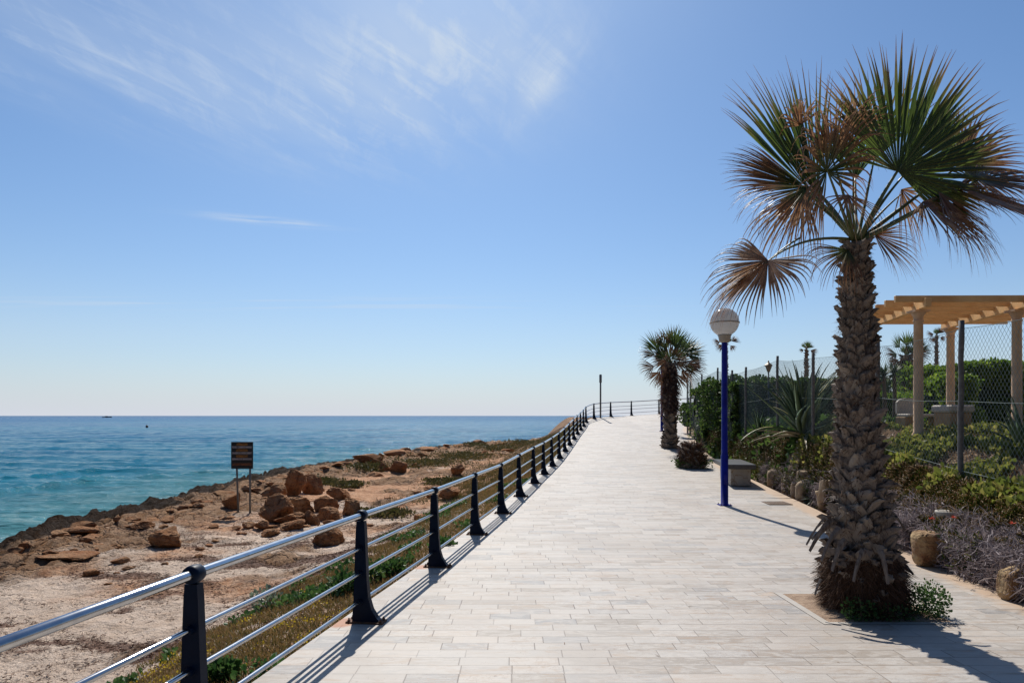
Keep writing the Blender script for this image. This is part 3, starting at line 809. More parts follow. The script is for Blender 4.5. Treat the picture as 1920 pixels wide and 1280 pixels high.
bu = MB(); bu.lathe((qx, qy, SEA - .1), [(.05, 0), (.3, .12), (.42, .35), (.36, .6), (.15, .78), (.06, .82), (.06, 1.0), (.02, 1.02)], 16)
o = bu.build('buoy', M['buoy'], None, True); tag(o, 'small dark red buoy floating far out on the sea', 'buoy')

# ------------------------------------------------------------------ street lamps
def globe_lamp(x, y, zt, label, rg=.285, pole_r=.065, col='blue'):
    z0 = float(gp(x, y))
    L = empty('street_lamp', (x, y, z0), label, 'street lamp', 'blue globe lamps along the promenade')
    zb = zt - rg
    MB().box((x, y, z0 + .008), (.26, .26, .014), bev=.004).build('base_plate', M[col], L)
    for q in (-.1, .1):
        for q2 in (-.1, .1): MB().lathe((x + q, y + q2, z0 + .015), [(.013, 0), (.013, .012), (.006, .013), (.006, .03)], 6).build('bolt', M['rust'], L)
    MB().box((x, y - pole_r * 1.18, z0 + .55), (.07, .012, .2), bev=.004).build('access_door', M[col], L)
    MB().lathe((x, y, z0), [(.105, 0), (.105, .012), (pole_r * 1.18, .016), (pole_r * 1.18, 1.05), (pole_r, 1.09), (pole_r * .95, zb - z0 - .12), (pole_r * .95, zb - z0 - .08)], 24).build('pole', M[col], L, True)
    pr_ = [(.075, -.13), (.11, -.11), (.12, -.05), (.13, .0), (.15, .03), (.10, .045)]
    MB().lathe((x, y, zb), pr_, 24).build('collar', M['globecol'], L, True)
    m = MB(); n = 16
    m.lathe((x, y, zt), [(max(.01, rg * math.sin(math.pi * k / n)), -rg * math.cos(math.pi * k / n)) for k in range(n + 1)], 32, caps=False)
    gl = m.build('globe', M['globe'], L, True)
    MB().lathe((x, y, zt - .015), [(rg * .99, -.014), (rg * 1.035, -.012), (rg * 1.035, .014), (rg * .99, .016)], 32, caps=False).build('seam_band', M['globecol'], gl, True)
    return L
lx, ly = P(1358.5, 945, 14.5)[:2]
globe_lamp(lx, ly, float(P(0, 604, 14.5)[2]), 'tall bright blue lamp post with white globe beside the stone bench', .30)
l2 = P(1241, 805, 37.)
globe_lamp(l2[0], l2[1], float(P(0, 668, 37.)[2]), 'distant blue lamp post with white globe hidden behind the second palm', .36)

# thin pole at the bend
tp = P(1126, 782, 44.8); z0 = float(gp(tp[0] , 44.8))
tp_e = empty('mast_pole', (tp[0], tp[1], z0), 'thin plain grey pole standing at the bend of the railing', 'pole')
MB().lathe((tp[0], tp[1], z0), [(.055, 0), (.055, 2.0), (.05, 2.85)], 12).build('shaft', M['greypole'], tp_e, True)
MB().lathe((tp[0], tp[1], z0 + 2.3), [(.07, 0), (.085, .03), (.085, .5), (.07, .55)], 12).build('top_sleeve', M['greypole'], tp_e, True)

# garden lantern
gl = P(1441, 800, 25.5); gz_ = G1(gl[0], gl[1])
L = empty('garden_lantern', (gl[0], gl[1], gz_), 'ochre carriage lantern on a slim dark post above the dark hedge', 'lantern')
zt = float(P(0, 690, 25.5)[2])
MB().lathe((gl[0], gl[1], gz_), [(.045, 0), (.03, .3), (.028, zt - gz_ - .14)], 10).build('post', M['hull'], L, True)
lc = (gl[0], gl[1], zt - .14)
MB().lathe(lc, [(.05, 0), (.06, .02), (.13, .22), (.13, .23)], 6).build('glass_cage', M['lantern'], L)
MB().lathe(lc, [(.17, .232), (.16, .25), (.06, .33), (.03, .36), (.02, .42), (.001, .43)], 6).build('cap', M['lantern'], L)

# ------------------------------------------------------------------ bench
bc = P(1398, 915, 18.45); br_ = math.atan(-.155)
zb = float(g(18.3))
bx, by = 6.03, 18.55
bench = empty('stone_bench', (bx, by, zb), 'stone bench with thick dark slab seat on two veined blocks behind the blue lamp', 'bench')
MB().box((bx, by, zb + .5), (.74, 2.25, .12), br_, bev=.012).build('seat', M['slab'], bench)
for s in (-.72, .72):
    cx, cy = bx - math.sin(br_) * s + .02, by + math.cos(br_) * s
    MB().box((cx, cy, zb + .219), (.50, .42, .442), br_, bev=.01).build('leg', M['marble'], bench)

# drain grate and paving covers
def grate(px_, py_, w, d_, label, name='drain_grate'):
    dd = (E - .0) * F / (py_ - 779)
    for _ in range(6): dd = (E - float(g(dd))) * F / (py_ - 779)
    x = (px_ - 960) * dd / F; z = float(g(dd)) + .005
    o_ = empty(name, (x, dd, z), label, 'drain cover' if name != 'drain_grate' else 'drain grate')
    fr = MB()
    for s in (-1, 1):
        fr.box((x + s * (w / 2 - .02), dd, z), (.04, d_, .012)); fr.box((x, dd + s * (d_ / 2 - .02), z + .001), (w - .08, .04, .012))
    fr.build('frame', M['grate'], o_)
    if name == 'drain_grate':
        br = MB()
        for k in range(9): br.box((x - w / 2 + .04 + (w - .08) * (k + .5) / 9, dd, z - .001), (.028, d_ - .08, .008))
        br.build('bars', M['grate'], o_)
    else:
        MB().box((x, dd, z - .001), (w - .08, d_ - .08, .008)).build('lid', M['stonep'], o_)
grate(1456, 943, .5, .5, 'square rusty drain grate in the paving near the stone bench')
grate(1221, 790, .9, .9, 'grey flat cover let into the paving before the far railing', 'access_cover')

# ------------------------------------------------------------------ tree pit
pitc = P(1600, 1140, 6.05)
def sheet(name, x0, x1, y0, y1, dz, mat, n=16, bumpy=0.):
    X, Y = np.meshgrid(np.linspace(x0, x1, n), np.linspace(y0, y1, n))
    e = np.minimum(np.minimum(X - x0, x1 - X), np.minimum(Y - y0, y1 - Y))
    Z = g(Y) + dz + bumpy * ss(0, .2, e) * (1 + .8 * fbm(X * 4, Y * 4, 5, 3))
    o = grid(name, X, Y, Z, mat); tag(o, kind='structure'); return o
M['pitsand'] = simple('pit_sand', (.40, .28, .19), (.22, .14, .09), 9, .95, .8, 30, dist=.03)
M['kerb'] = simple('pit_kerb_slab', (.42, .38, .33), (.36, .32, .275), 7, .6, .1, 40)
px0, px1, py0, py1 = 2.82, 3.92, 6.08, 7.12
sheet('tree_pit', px0, px1, py0, py1, .0045, M['pitsand'], 40, .022)
kb = MB()
kw = .07
for (cx, cy, w, d_) in ((px0 - kw / 2, (py0 + py1) / 2, kw, py1 - py0 + 2 * kw), (px1 + kw / 2, (py0 + py1) / 2, kw, py1 - py0 + 2 * kw), ((px0 + px1) / 2, py0 - kw / 2, px1 - px0, kw), ((px0 + px1) / 2, py1 + kw / 2, px1 - px0, kw)):
    X, Y = np.meshgrid(np.linspace(cx - w / 2, cx + w / 2, 4), np.linspace(cy - d_ / 2, cy + d_ / 2, 12))
    v = np.stack([X, Y, g(Y) + .005], -1).reshape(-1, 3)
    kb.add(v, [(r * 4 + c, r * 4 + c + 1, r * 4 + 5 + c, r * 4 + 4 + c) for r in range(11) for c in range(3)])
tag(kb.build('pit_kerb', M['kerb']), kind='structure')

# ------------------------------------------------------------------ palms
UP = np.array([0, 0, 1.])
def fan_blade(hub, axis, normal, Rr, spread=150, nseg=56, droop=.25, split=.5, rnd_d=.3, flat=.25, samples=11, seed=0, vfold=.28, crumple=0., rmin=.72):
    r = np.random.default_rng(seed)
    axis = nrm(axis); normal = nrm(np.asarray(normal, float) - axis * np.dot(axis, normal)); side = np.cross(normal, axis)
    Vs, Fs, S, Rn = [], [], [], []
    n0 = 0
    dth = math.radians(2 * spread) / nseg
    for i in range(nseg):
        th = math.radians(-spread) + (i + .5) * dth
        d = math.cos(th) * axis + math.sin(th) * side
        d = nrm(d + normal * flat * (1 - .5 * abs(math.cos(th))) + nrm(r.normal(size=3)) * .03 + nrm(r.normal(size=3)) * crumple * .35)
        Ri = Rr * (rmin + (1 - rmin) * (.5 + .5 * math.cos(th))) * r.uniform(.9, 1.07)
        k = droop * r.uniform(1 - rnd_d, 1 + rnd_d)
        bendd = nrm(r.normal(size=3)) * (.25 + crumple) 
        p = np.array(hub, float); ds = Ri / (samples - 1)
        rn = r.random(); cur = d.copy()
        for j in range(samples):
            s = j / (samples - 1)
            lat = nrm(np.cross(normal, cur)); nn_ = nrm(np.cross(cur, lat))
            if s < split: w = s * Ri * dth * 1.04 + .004
            else: w = split * Ri * dth * 1.0 * max(.0, (1 - (s - split) / (1 - split))) ** 1.25 + .0014
            w = min(w, .075 * Rr + .004)
            fo = w * vfold
            Vs += [p - lat * w / 2 - nn_ * fo * .5, p + nn_ * fo * .5, p + lat * w / 2 - nn_ * fo * .5]
            S += [s] * 3; Rn += [rn] * 3
            if j < samples - 1:
                a = n0 + j * 3
                Fs += [(a, a + 1, a + 4, a + 3), (a + 1, a + 2, a + 5, a + 4)]
            p = p + cur * ds
            b = max(0, s - split * .75)
            cur = nrm(cur + (-UP * k * b * 1.1 + bendd * b * .55 * k) * (10 / samples) + r.normal(size=3) * .012 * crumple * 4)
        n0 += samples * 3
    return np.array(Vs), np.array(Fs), np.array(S), np.array(Rn)

def bez(p0, p1, p2, n=12):
    s = np.linspace(0, 1, n)[:, None]
    return (1 - s) ** 2 * p0 + 2 * s * (1 - s) * p1 + s * s * p2

def frond(root, base, hub, mid, axis, normal, Rr, mat='frond', pet='petiole', r0=.022, label=None, **k):
    v, f, s, rn = fan_blade(hub, axis, normal, Rr, **k)
    fr = mesh_obj('frond', v, f, M[mat], root, False, {'s': s, 'rnd': rn})
    if label: fr['label'] = label
    hub = np.asarray(hub, float); hs = nrm(axis) * Rr * .06
    pts = bez(np.asarray(base, float), np.asarray(mid, float), hub + hs)
    m = MB(); m.tube(pts, np.linspace(r0, r0 * .38, len(pts)), 7)
    m.build('petiole', M[pet], fr, True)
    return fr

def boot_template():
    # leaf base: broad at the bottom, cupped, split tip
    rows = [(0, .58, .0), (.28, .60, .05), (.60, .46, .11), (.84, .26, .20), (1.05, .09, .33)]
    v = []; s = []
    for (h, w, o) in rows:
        for q in (-1, -.5, 0, .5, 1):
            cup = -.20 * q * q
            tipd = (-.12 * (1 - abs(q)) if h == 1. else 0)
            v.append((q * w, h + tipd, o + cup)); s.append(h)
    n = len(v)
    th = -.07
    v2 = [(a, b, c + th) for a, b, c in v]
    f = []
    for r_ in range(4):
        for c in range(4):
            a = r_ * 5 + c
            f.append((a, a + 1, a + 6, a + 5)); f.append((n + a, n + a + 5, n + a + 6, n + a + 1))
    for r_ in range(4):
        a = r_ * 5; f.append((a, a + 5, n + a + 5, n + a)); a += 4; f.append((a, n + a, n + a + 5, a + 5))
    for c in range(4):
        a = 20 + c; f.append((a, a + 1, n + a + 1, n + a))
    return v + v2, f, s + s
BOOT = boot_template()

def trunk(root, path, rad, nring, per, size, tilt, seed=1, jitter=.25):
    """path: list of points; rad: radius per point; boots in a criss-cross spiral"""
    path = np.asarray(path, float); rad = np.asarray(rad, float)
    L_ = np.concatenate([[0], np.cumsum(np.linalg.norm(np.diff(path, axis=0), axis=1))])
    r = np.random.default_rng(seed)
    at = lambda t: np.array([np.interp(t * L_[-1], L_, path[:, k]) for k in range(3)])
    m = MB(); ts = np.linspace(0, 1, 30)
    m.tube([at(t) for t in ts], [np.interp(t * L_[-1], L_, rad) * .88 for t in ts], 20)
    V = [np.concatenate(m.v)]; Fc = list(m.f); rn = [np.full(len(V[0]), .0)]
    Ms, Ts, Rs = [], [], []
    for i in range(nring):
        t = (i + .3) / nring
        rr = np.interp(t * L_[-1], L_, rad); npr = per(t) if callable(per) else per
        for k in range(npr):
            a = 2 * math.pi * (k / npr + (i % 2) * .5 / npr + i * .013) + r.normal() * .06
            tt = np.clip(t + r.normal() * .25 / nring, 0, .995)
            c = at(tt); ax = nrm(at(min(1, tt + .02)) - at(max(0, tt - .02)))
            out = nrm(np.array([math.cos(a), math.sin(a), 0])); out = nrm(out - ax * np.dot(out, ax))
            tl = (tilt(t) if callable(tilt) else tilt) + r.normal() * jitter * .35
            d = nrm(ax * math.cos(tl) + out * math.sin(tl)); sd_ = nrm(np.cross(ax, out))
            d = nrm(d + sd_ * ((1 if i % 2 else -1) * .32 + r.normal() * jitter))
            x = nrm(np.cross(d, out)); z = np.cross(x, d)
            if np.dot(z, out) < 0: x, z = -x, -z
            s_ = (size(t) if callable(size) else size) * r.uniform(.65, 1.3)
            w_ = 2 * math.pi * rr / npr * 1.25
            Ms.append(np.stack([x * w_, d * s_, z * s_], 1)); Ts.append(c + out * rr * .84 - ax * s_ * .3); Rs.append(r.random())
    tv = np.array(BOOT[0]); tf = np.array(BOOT[1]); n = len(Ts)
    Vb = np.einsum('nij,kj->nki', np.array(Ms), tv) + np.array(Ts)[:, None]
    # irregular weathered edges
    Vb += r.normal(size=Vb.shape) * .005 * min(1., (rad[0] / .3))
    base = len(V[0])
    F2 = (tf[None] + (np.arange(n) * len(tv))[:, None, None] + base).reshape(-1, 4)
    o = mesh_obj('trunk', np.concatenate([V[0], Vb.reshape(-1, 3)]), Fc + [tuple(map(int, q)) for q in F2], M['bark'], root, False,
                 {'rnd': np.concatenate([rn[0], np.repeat(np.array(Rs), len(tv))])})
    return o

def fibres(root, path, rad, n, length, seed=3, down=True, name='fibre_skirt', mat='fibre', t0=0, t1=1, width=.006, out=.35):
    path = np.asarray(path, float); rad = np.asarray(rad, float); r = np.random.default_rng(seed)
    L_ = np.concatenate([[0], np.cumsum(np.linalg.norm(np.diff(path, axis=0), axis=1))])
    t = r.uniform(t0, t1, n) * L_[-1]
    c = np.stack([np.interp(t, L_, path[:, k]) for k in range(3)], 1); rr = np.interp(t, L_, rad)
    a = r.uniform(0, 2 * math.pi, n); o = np.stack([np.cos(a), np.sin(a), 0 * a], 1)
    sd_ = np.stack([-np.sin(a), np.cos(a), 0 * a], 1)
    d = o * r.uniform(.1, out * 2, (n, 1)) + sd_ * r.normal(size=(n, 1)) * .55 + (-1 if down else 1) * UP * r.uniform(.4, 1.2, (n, 1))
    Mx = frames(d, o)
    ln = length * r.uniform(.4, 1.3, n); w = width * r.uniform(.6, 1.8, n)
    Mx = Mx * np.stack([w, ln, ln * .8], 1)[:, None, :]
    return scatter(name, BLADE_V, BLADE_F, Mx, c + o * (rr * r.uniform(.92, 1.06, n))[:, None], M[mat], root, BLADE_S)

# --- the big palm
D0 = 6.5
bp = P(1622, 1160, D0); bp[2] = float(g(D0)) - .02
palm = empty('palm_tree', tuple(bp), 'large fan palm with wind torn brown tipped fronds in a square pit on the promenade', 'palm tree')
def Q(px_, py_, dz=0.): return P(px_, py_, D0 + dz)
tp_path = [bp, Q(1618, 1090), Q(1614, 1000), Q(1611, 900), Q(1607, 780), Q(1606, 680), Q(1606, 590), Q(1606, 520), Q(1607, 455)]
sc = D0 / F
tp_rad = [54 * sc, 56 * sc, 50 * sc, 39 * sc, 33.5 * sc, 29 * sc, 25.5 * sc, 22.5 * sc, 17 * sc]
trunk(palm, tp_path, tp_rad, 56, lambda t: int(np.interp(t, [0, .25, 1], [12, 11, 10])),
      lambda t: np.interp(t, [0, .15, .3, .6, 1], [.17, .20, .165, .135, .10]), lambda t: np.interp(t, [0, .12, .3, .5, .8, 1], [.45, .48, .20, .18, .30, .38]), seed=5, jitter=.38)
fibres(palm, tp_path, np.array(tp_rad) * 1.13, 9000, .20, 3, t0=.0, t1=.16, width=.006, out=.22)['kind'] = 'stuff'
fibres(palm, tp_path, np.array(tp_rad) * 1.12, 2600, .07, 4, t0=.17, t1=.99, width=.004, name='loose_fibres', out=.5)['kind'] = 'stuff'
# broken dry stalks sticking out round the foot of the trunk
r_ = np.random.default_rng(11)
def stub(px_, py_, px2, py2, dz1, dz2, w=.05, mat='bark'):
    a, b = Q(px_, py_, dz1), Q(px2, py2, dz2); n = nrm(np.cross(b - a, [0, 1, 0]))
    m = MB(); k = 6; L2 = np.linalg.norm(b - a)
    v = []
    for i in range(k):
        s = i / (k - 1); c = a + (b - a) * s + np.array([0, 0, -.18 * L2 * s * s + .12 * L2 * math.sin(3 * s)]); ww = w * (1 - .55 * s) * (1 + .2 * r_.normal())
        v += [c - n * ww / 2, c + [0, -.014, 0], c + n * ww / 2, c + [0, .014, 0]]
    f = [(i * 4 + j, i * 4 + (j + 1) % 4, i * 4 + 4 + (j + 1) % 4, i * 4 + 4 + j) for i in range(k - 1) for j in range(4)] + [(3, 2, 1, 0), tuple(range(4 * k - 4, 4 * k))]
    m.add(v, f); o = m.build('dry_stub', M[mat], palm)
    at = o.data.attributes.new('rnd', 'FLOAT', 'POINT'); at.data.foreach_set('value', np.full(len(o.data.vertices), r_.uniform(.05, .6), np.float32))
for a in [(1565, 975, 1518, 1022, -.1, -.1, .07), (1570, 985, 1522, 1002, 0, .0, .05), (1575, 990, 1540, 1040, -.25, -.35, .06), (1560, 965, 1512, 1010, .1, .1, .05),
          (1675, 1075, 1700, 1052, 0, 0, .05), (1690, 1060, 1712, 1072, -.1, -.2, .05), (1660, 955, 1697, 985, 0, 0, .05), (1585, 1010, 1560, 1060, -.35, -.42, .06),
          (1620, 1030, 1600, 1080, -.42, -.5, .06), (1650, 1030, 1665, 1085, -.40, -.48, .06), (1540, 1085, 1528, 1110, -.2, -.25, .03), (1545, 1075, 1520, 1070, 0, 0, .03),
          (1690, 1110, 1705, 1165, -.1, -.25, .04), (1660, 915, 1690, 905, 0, 0, .05), (1570, 925, 1543, 915, 0, 0, .05)]:
    stub(*a)

TOP = Q(1607, 458)
def fr(hub, hdz, rad_px, axis, normal, base=(1607, 455), bdz=0., mid=None, mdz=None, **k):
    h = Q(hub[0], hub[1], hdz); b = Q(base[0], base[1], bdz)
    if mid is None:
        m_ = (h + b) / 2 + UP * .12
    else: m_ = Q(mid[0], mid[1], mdz if mdz is not None else (hdz + bdz) / 2)
    ax = np.array([axis[0], axis[2], -axis[1]], float)   # axis given as (right, down, away)
    nm = np.array([normal[0], normal[2], -normal[1]], float)
    return frond(palm, b, h, m_, ax, nm, rad_px * sc, **k)
# (right, down, away) directions as seen from the path
# F1 the great upright fan at the right
fr((1684, 322), -.15, 250, (.46, -.88, .05), (.05, .1, -1), base=(1612, 450), mid=(1640, 385), spread=108, nseg=80, droop=.20, rnd_d=.9, crumple=.035, split=.64, flat=.05, seed=1, mat='frond', r0=.028, rmin=.62, label='upright green fan frond spread wide open')
fr((1690, 330), .12, 215, (.80, -.55, .2), (.1, .15, -1), base=(1612, 450), mid=(1640, 390), spread=60, nseg=34, droop=.22, split=.6, flat=.06, seed=31, mat='frond', r0=.022, rmin=.8)
# F2 left upright fan
fr((1532, 362), .10, 262, (-.30, -.95, .05), (.25, .05, -1), mid=(1570, 410), spread=29, nseg=30, droop=.22, rnd_d=.9, crumple=.04, split=.6, flat=.04, seed=2, mat='frond', r0=.024, rmin=.85)
fr((1512, 350), .2, 215, (-.42, -.9, .1), (.15, .05, -1), mid=(1560, 410), spread=24, nseg=20, droop=.26, rnd_d=.9, crumple=.04, split=.58, flat=.04, seed=32, mat='frond', r0=.02, rmin=.8)
# F2b narrow fan between, behind
fr((1605, 335), .55, 150, (-.02, -1, .25), (0, .3, -1), mid=(1603, 400), spread=40, nseg=22, droop=.12, split=.55, flat=.1, seed=3, mat='frond', r0=.022)
# F3 lower left, dark with brown tips
fr((1505, 348), .25, 165, (-.92, -.42, .15), (-.3, -.75, -.55), mid=(1560, 400), spread=38, nseg=30, droop=.5, split=.6, flat=.05, seed=4, mat='frondmix', r0=.02, crumple=.05)
fr((1505, 345), .3, 150, (-.85, -.30, .2), (-.2, -.5, -.8), mid=(1560, 400), spread=34, nseg=22, droop=.5, split=.6, flat=.05, seed=24, mat='frondmix', r0=.02)
fr((1515, 350), -.1, 150, (-.80, .62, -.1), (-.2, -.5, -.8), mid=(1570, 400), spread=50, nseg=34, droop=.8, split=.35, seed=21, mat='frondmix', r0=.018, crumple=.06)
# F4 dry folded fan in the middle
fr((1550, 322), -.35, 135, (-.30, -.75, -.4), (.3, .2, -1), base=(1600, 452), mid=(1580, 395), mdz=-.2, spread=150, nseg=52, droop=1.2, split=.38, flat=.35, seed=5, mat='frondmix', r0=.02, crumple=.25, rnd_d=.8, label='dry folded frond hanging in the middle of the crown')
fr((1560, 300), -.25, 130, (-.3, -.9, -.3), (.3, .2, -1), base=(1600, 452), mid=(1590, 380), mdz=-.2, spread=60, nseg=28, droop=1.5, split=.4, flat=.3, seed=6, mat='fronddead', r0=.018, crumple=.45, rnd_d=.9)
fr((1500, 235), -.15, 62, (-.2, -.9, -.3), (.3, .2, -1), base=(1548, 318), bdz=-.35, mid=(1530, 270), mdz=-.2, spread=80, nseg=22, droop=2.2, split=.5, flat=.3, seed=61, mat='fronddead', r0=.010, crumple=.7, rnd_d=.8)
fr((1598, 240), -.1, 80, (.2, -.9, -.3), (.3, .2, -1), base=(1600, 400), mid=(1600, 300), mdz=-.1, spread=90, nseg=26, droop=2.0, split=.45, flat=.3, seed=62, mat='fronddead', r0=.010, crumple=.6, rnd_d=.8)
# F5 right side hanging frond running out of frame
fr((1795, 350), -.10, 225, (.90, .38, -.1), (.3, -.80, -.55), base=(1612, 452), mid=(1710, 395), spread=72, nseg=60, droop=.55, split=.62, flat=.05, seed=7, mat='fronddead', r0=.024, crumple=.06, rnd_d=.5)
fr((1830, 335), .15, 185, (.93, -.05, .1), (.3, -.8, -.5), base=(1612, 452), mid=(1720, 395), spread=110, nseg=60, droop=.60, split=.45, flat=.05, seed=71, mat='frondmix', r0=.024, rnd_d=.5)
fr((1800, 310), .5, 165, (.80, -.50, .2), (.2, -.4, -.9), base=(1612, 450), mid=(1700, 380), spread=105, nseg=52, droop=.4, split=.5, flat=.1, seed=8, mat='frondmix', r0=.022)
# F11 fringe under the right one
fr((1730, 378), -.3, 160, (.62, .62, -.3), (.2, -.75, -.6), base=(1612, 452), mid=(1668, 425), mdz=-.1, spread=85, nseg=60, droop=.8, split=.5, flat=.05, seed=9, mat='fronddead', r0=.022, crumple=.12, rnd_d=.6)
fr((1740, 345), .35, 150, (.85, .3, .3), (.2, -.8, -.5), base=(1612, 450), mid=(1680, 400), spread=110, nseg=48, droop=.85, split=.4, seed=22, mat='frondmix', r0=.02, rnd_d=.5)
# F7 the lone frond hanging over the lamp
fr((1440, 488), -.05, 150, (-.62, .72, 0), (-.5, -.6, -.6), base=(1595, 449), mid=(1500, 436), spread=112, nseg=54, droop=1.0, split=.46, flat=.12, seed=10, mat='fronddead', pet='petiole', r0=.016, rmin=.7, crumple=.05, label='single dead frond hanging far out to the left over the lamp')
fr((1440, 489), .02, 170, (-.72, .62, .1), (-.4, -.7, .3), base=(1500, 446), mid=(1470, 462), spread=42, nseg=30, droop=1.0, split=.42, flat=.1, seed=101, mat='fronddead', r0=.010, rmin=.8, crumple=.12)
# F8 small dead fan by the trunk, left
fr((1590, 468), -.05, 105, (-.75, .65, -.2), (-.3, -.3, -.9), base=(1600, 470), mid=(1597, 464), spread=60, nseg=34, droop=1.3, split=.35, seed=12, mat='frondmix', r0=.012, crumple=.15)
# F9 fringe at the right of the trunk top
fr((1640, 440), .1, 115, (.75, .60, 0), (.3, -.5, -.8), base=(1612, 455), mid=(1625, 445), spread=75, nseg=36, droop=.7, split=.4, seed=13, mat='fronddead', r0=.014, crumple=.12)
# fringe hanging inside the crown
fr((1590, 365), -.25, 110, (.0, .85, -.5), (.2, -.4, -.9), base=(1606, 452), mid=(1600, 400), spread=70, nseg=18, droop=.9, split=.25, flat=.1, seed=14, mat='fronddead', r0=.014, crumple=.2)
fr((1690, 355), .3, 140, (.45, .8, .3), (.2, -.5, -.8), base=(1610, 450), mid=(1650, 395), spread=70, nseg=22, droop=.8, split=.3, flat=.1, seed=15, mat='fronddead', r0=.016, crumple=.15)
fr((1505, 360), .2, 165, (-.35, .93, .1), (-.2, -.4, -.9), base=(1600, 452), mid=(1560, 395), spread=45, nseg=18, droop=.7, split=.3, flat=.1, seed=16, mat='fronddead', r0=.014, crumple=.1)
fr((1540, 350), .35, 170, (-.65, .55, .3), (-.2, -.5, -.8), base=(1600, 452), mid=(1575, 398), spread=60, nseg=32, droop=.9, split=.3, flat=.1, seed=41, mat='fronddead', r0=.014, crumple=.15, rnd_d=.7)
fr((1760, 360), -.2, 170, (.45, .85, -.2), (.3, -.6, -.7), base=(1612, 452), mid=(1690, 405), spread=50, nseg=34, droop=.8, split=.4, flat=.1, seed=43, mat='fronddead', r0=.014, crumple=.15, rnd_d=.8)
# a young spear frond
fr((1640, 300), .3, 170, (.12, -1, .1), (0, .1, -1), base=(1608, 450), mid=(1622, 380), spread=40, nseg=18, droop=.08, split=.55, seed=17, mat='frond', r0=.02)

# plants at the palm's foot
def leafball(name, c, rad, n, size, mat, label=None, cat=None, parent=None, up=.4, shell=.35, seed=0, group=None, lump=.35, origin=True, zmin=None):
    r = np.random.default_rng(seed)
    d = nrm(r.normal(size=(n, 3))); q = r.random(n) ** shell
    lum = 1 + lump * fbm(d[:, 0] * 1.7 + seed, d[:, 1] * 1.7, d[:, 2] * 1.7, 3)
    p = d * np.asarray(rad) * (q * lum)[:, None] + np.asarray(c)
    if zmin is not None: p[:, 2] = np.maximum(p[:, 2], zmin + .01)
    dr = nrm(d * .9 + UP * up + r.normal(size=(n, 3)) * .6)
    Mx = frames(dr) * (size * r.uniform(.6, 1.3, n))[:, None, None]
    o = scatter(name, LEAF_V, LEAF_F, Mx, p, M[mat], parent)
    if label: tag(o, label, cat, group)
    return o
pl = empty('pit_weed', (float(bp[0]) + .42, 6.3, float(g(6.3))), 'dark leafy weed growing at the right foot of the large palm', 'plant')
leafball('foliage', (bp[0] + .46, 6.3, g(6.3) + .12), (.20, .18, .17), 1500, .026, 'weed', parent=pl, seed=3)
MB().tube([(bp[0] + .42, 6.3, g(6.3)), (bp[0] + .46, 6.28, g(6.3) + .2)], .008, 6).build('stem', M['twig'], pl)
pl = empty('pit_weed', (float(bp[0]) - .22, 6.12, float(g(6.1))), 'low leafy weed at the left foot of the large palm', 'plant')
leafball('foliage', (bp[0] - .24, 6.13, g(6.1) + .08), (.17, .08, .11), 420, .028, 'weed', parent=pl, seed=4)
leafball('foliage', (bp[0] + .08, 6.1, g(6.1) + .07), (.2, .06, .08), 160, .026, 'weed', parent=pl, seed=5)
MB().tube([(bp[0] - .22, 6.13, g(6.1)), (bp[0] - .24, 6.12, g(6.1) + .2)], .008, 6).build('stem', M['twig'], pl)

# --- smaller palms
def small_palm(px_, d, base_py, top_py, w_px, fronds, label, seed=0, skirt=0, zbase=None, nseg=22, name='palm_tree', tilt_=.4):
    s = d / F; b = P(px_, base_py, d)
    if zbase is not None: b[2] = zbase
    t = P(px_, top_py, d)
    root = empty(name, tuple(b), label, 'palm tree', 'fan palms along the promenade')
    path = [b + (t - b) * k for k in np.linspace(0, 1, 6)]
    rad = np.array([1.25, 1.0, .92, .85, .8, .6]) * w_px * s / 2
    nr = int(max(10, min(26, np.linalg.norm(t - b) / (w_px * s * .22))))
    trunk(root, path, rad, nr, 7, w_px * s * .42, tilt_, seed=seed)
    if skirt: fibres(root, path, rad * 1.08, int(1800), .42, seed, name='dead_skirt', mat='skirt', t0=1 - skirt, t1=.97, width=.028, out=.13)
    r = np.random.default_rng(seed + 50)
    q_ = np.mean([f_[2] for f_ in fronds])
    fronds = list(fronds) + ([] if seed == 2 else [(-.2 * q_, -.35 * q_, q_ * .8, (-.45, -.8), 'frond'), (.25 * q_, -.3 * q_, q_ * .8, (.5, -.75), 'frond'), (0, -.1 * q_, q_ * .7, (.1, -1), 'frondmix')])
    for i, (dx, dy, rad_px, ax, mt) in enumerate(fronds):
        h = P(px_ + dx * .78, top_py + dy * .78, d + r.uniform(-.6, .6) * rad_px * s)
        axw = np.array([ax[0], r.uniform(-.25, .25), -ax[1]])
        nm = nrm(np.array([-ax[0] * .2, -.8, .5]))
        dr = {'frond': .18, 'frondmix': .6, 'fronddead': 1.0}[mt]
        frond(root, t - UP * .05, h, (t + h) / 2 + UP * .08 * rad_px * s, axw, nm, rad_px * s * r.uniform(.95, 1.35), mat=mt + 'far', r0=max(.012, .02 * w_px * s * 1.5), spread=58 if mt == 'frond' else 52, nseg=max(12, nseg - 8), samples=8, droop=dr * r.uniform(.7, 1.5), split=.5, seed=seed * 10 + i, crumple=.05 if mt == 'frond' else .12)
    return root
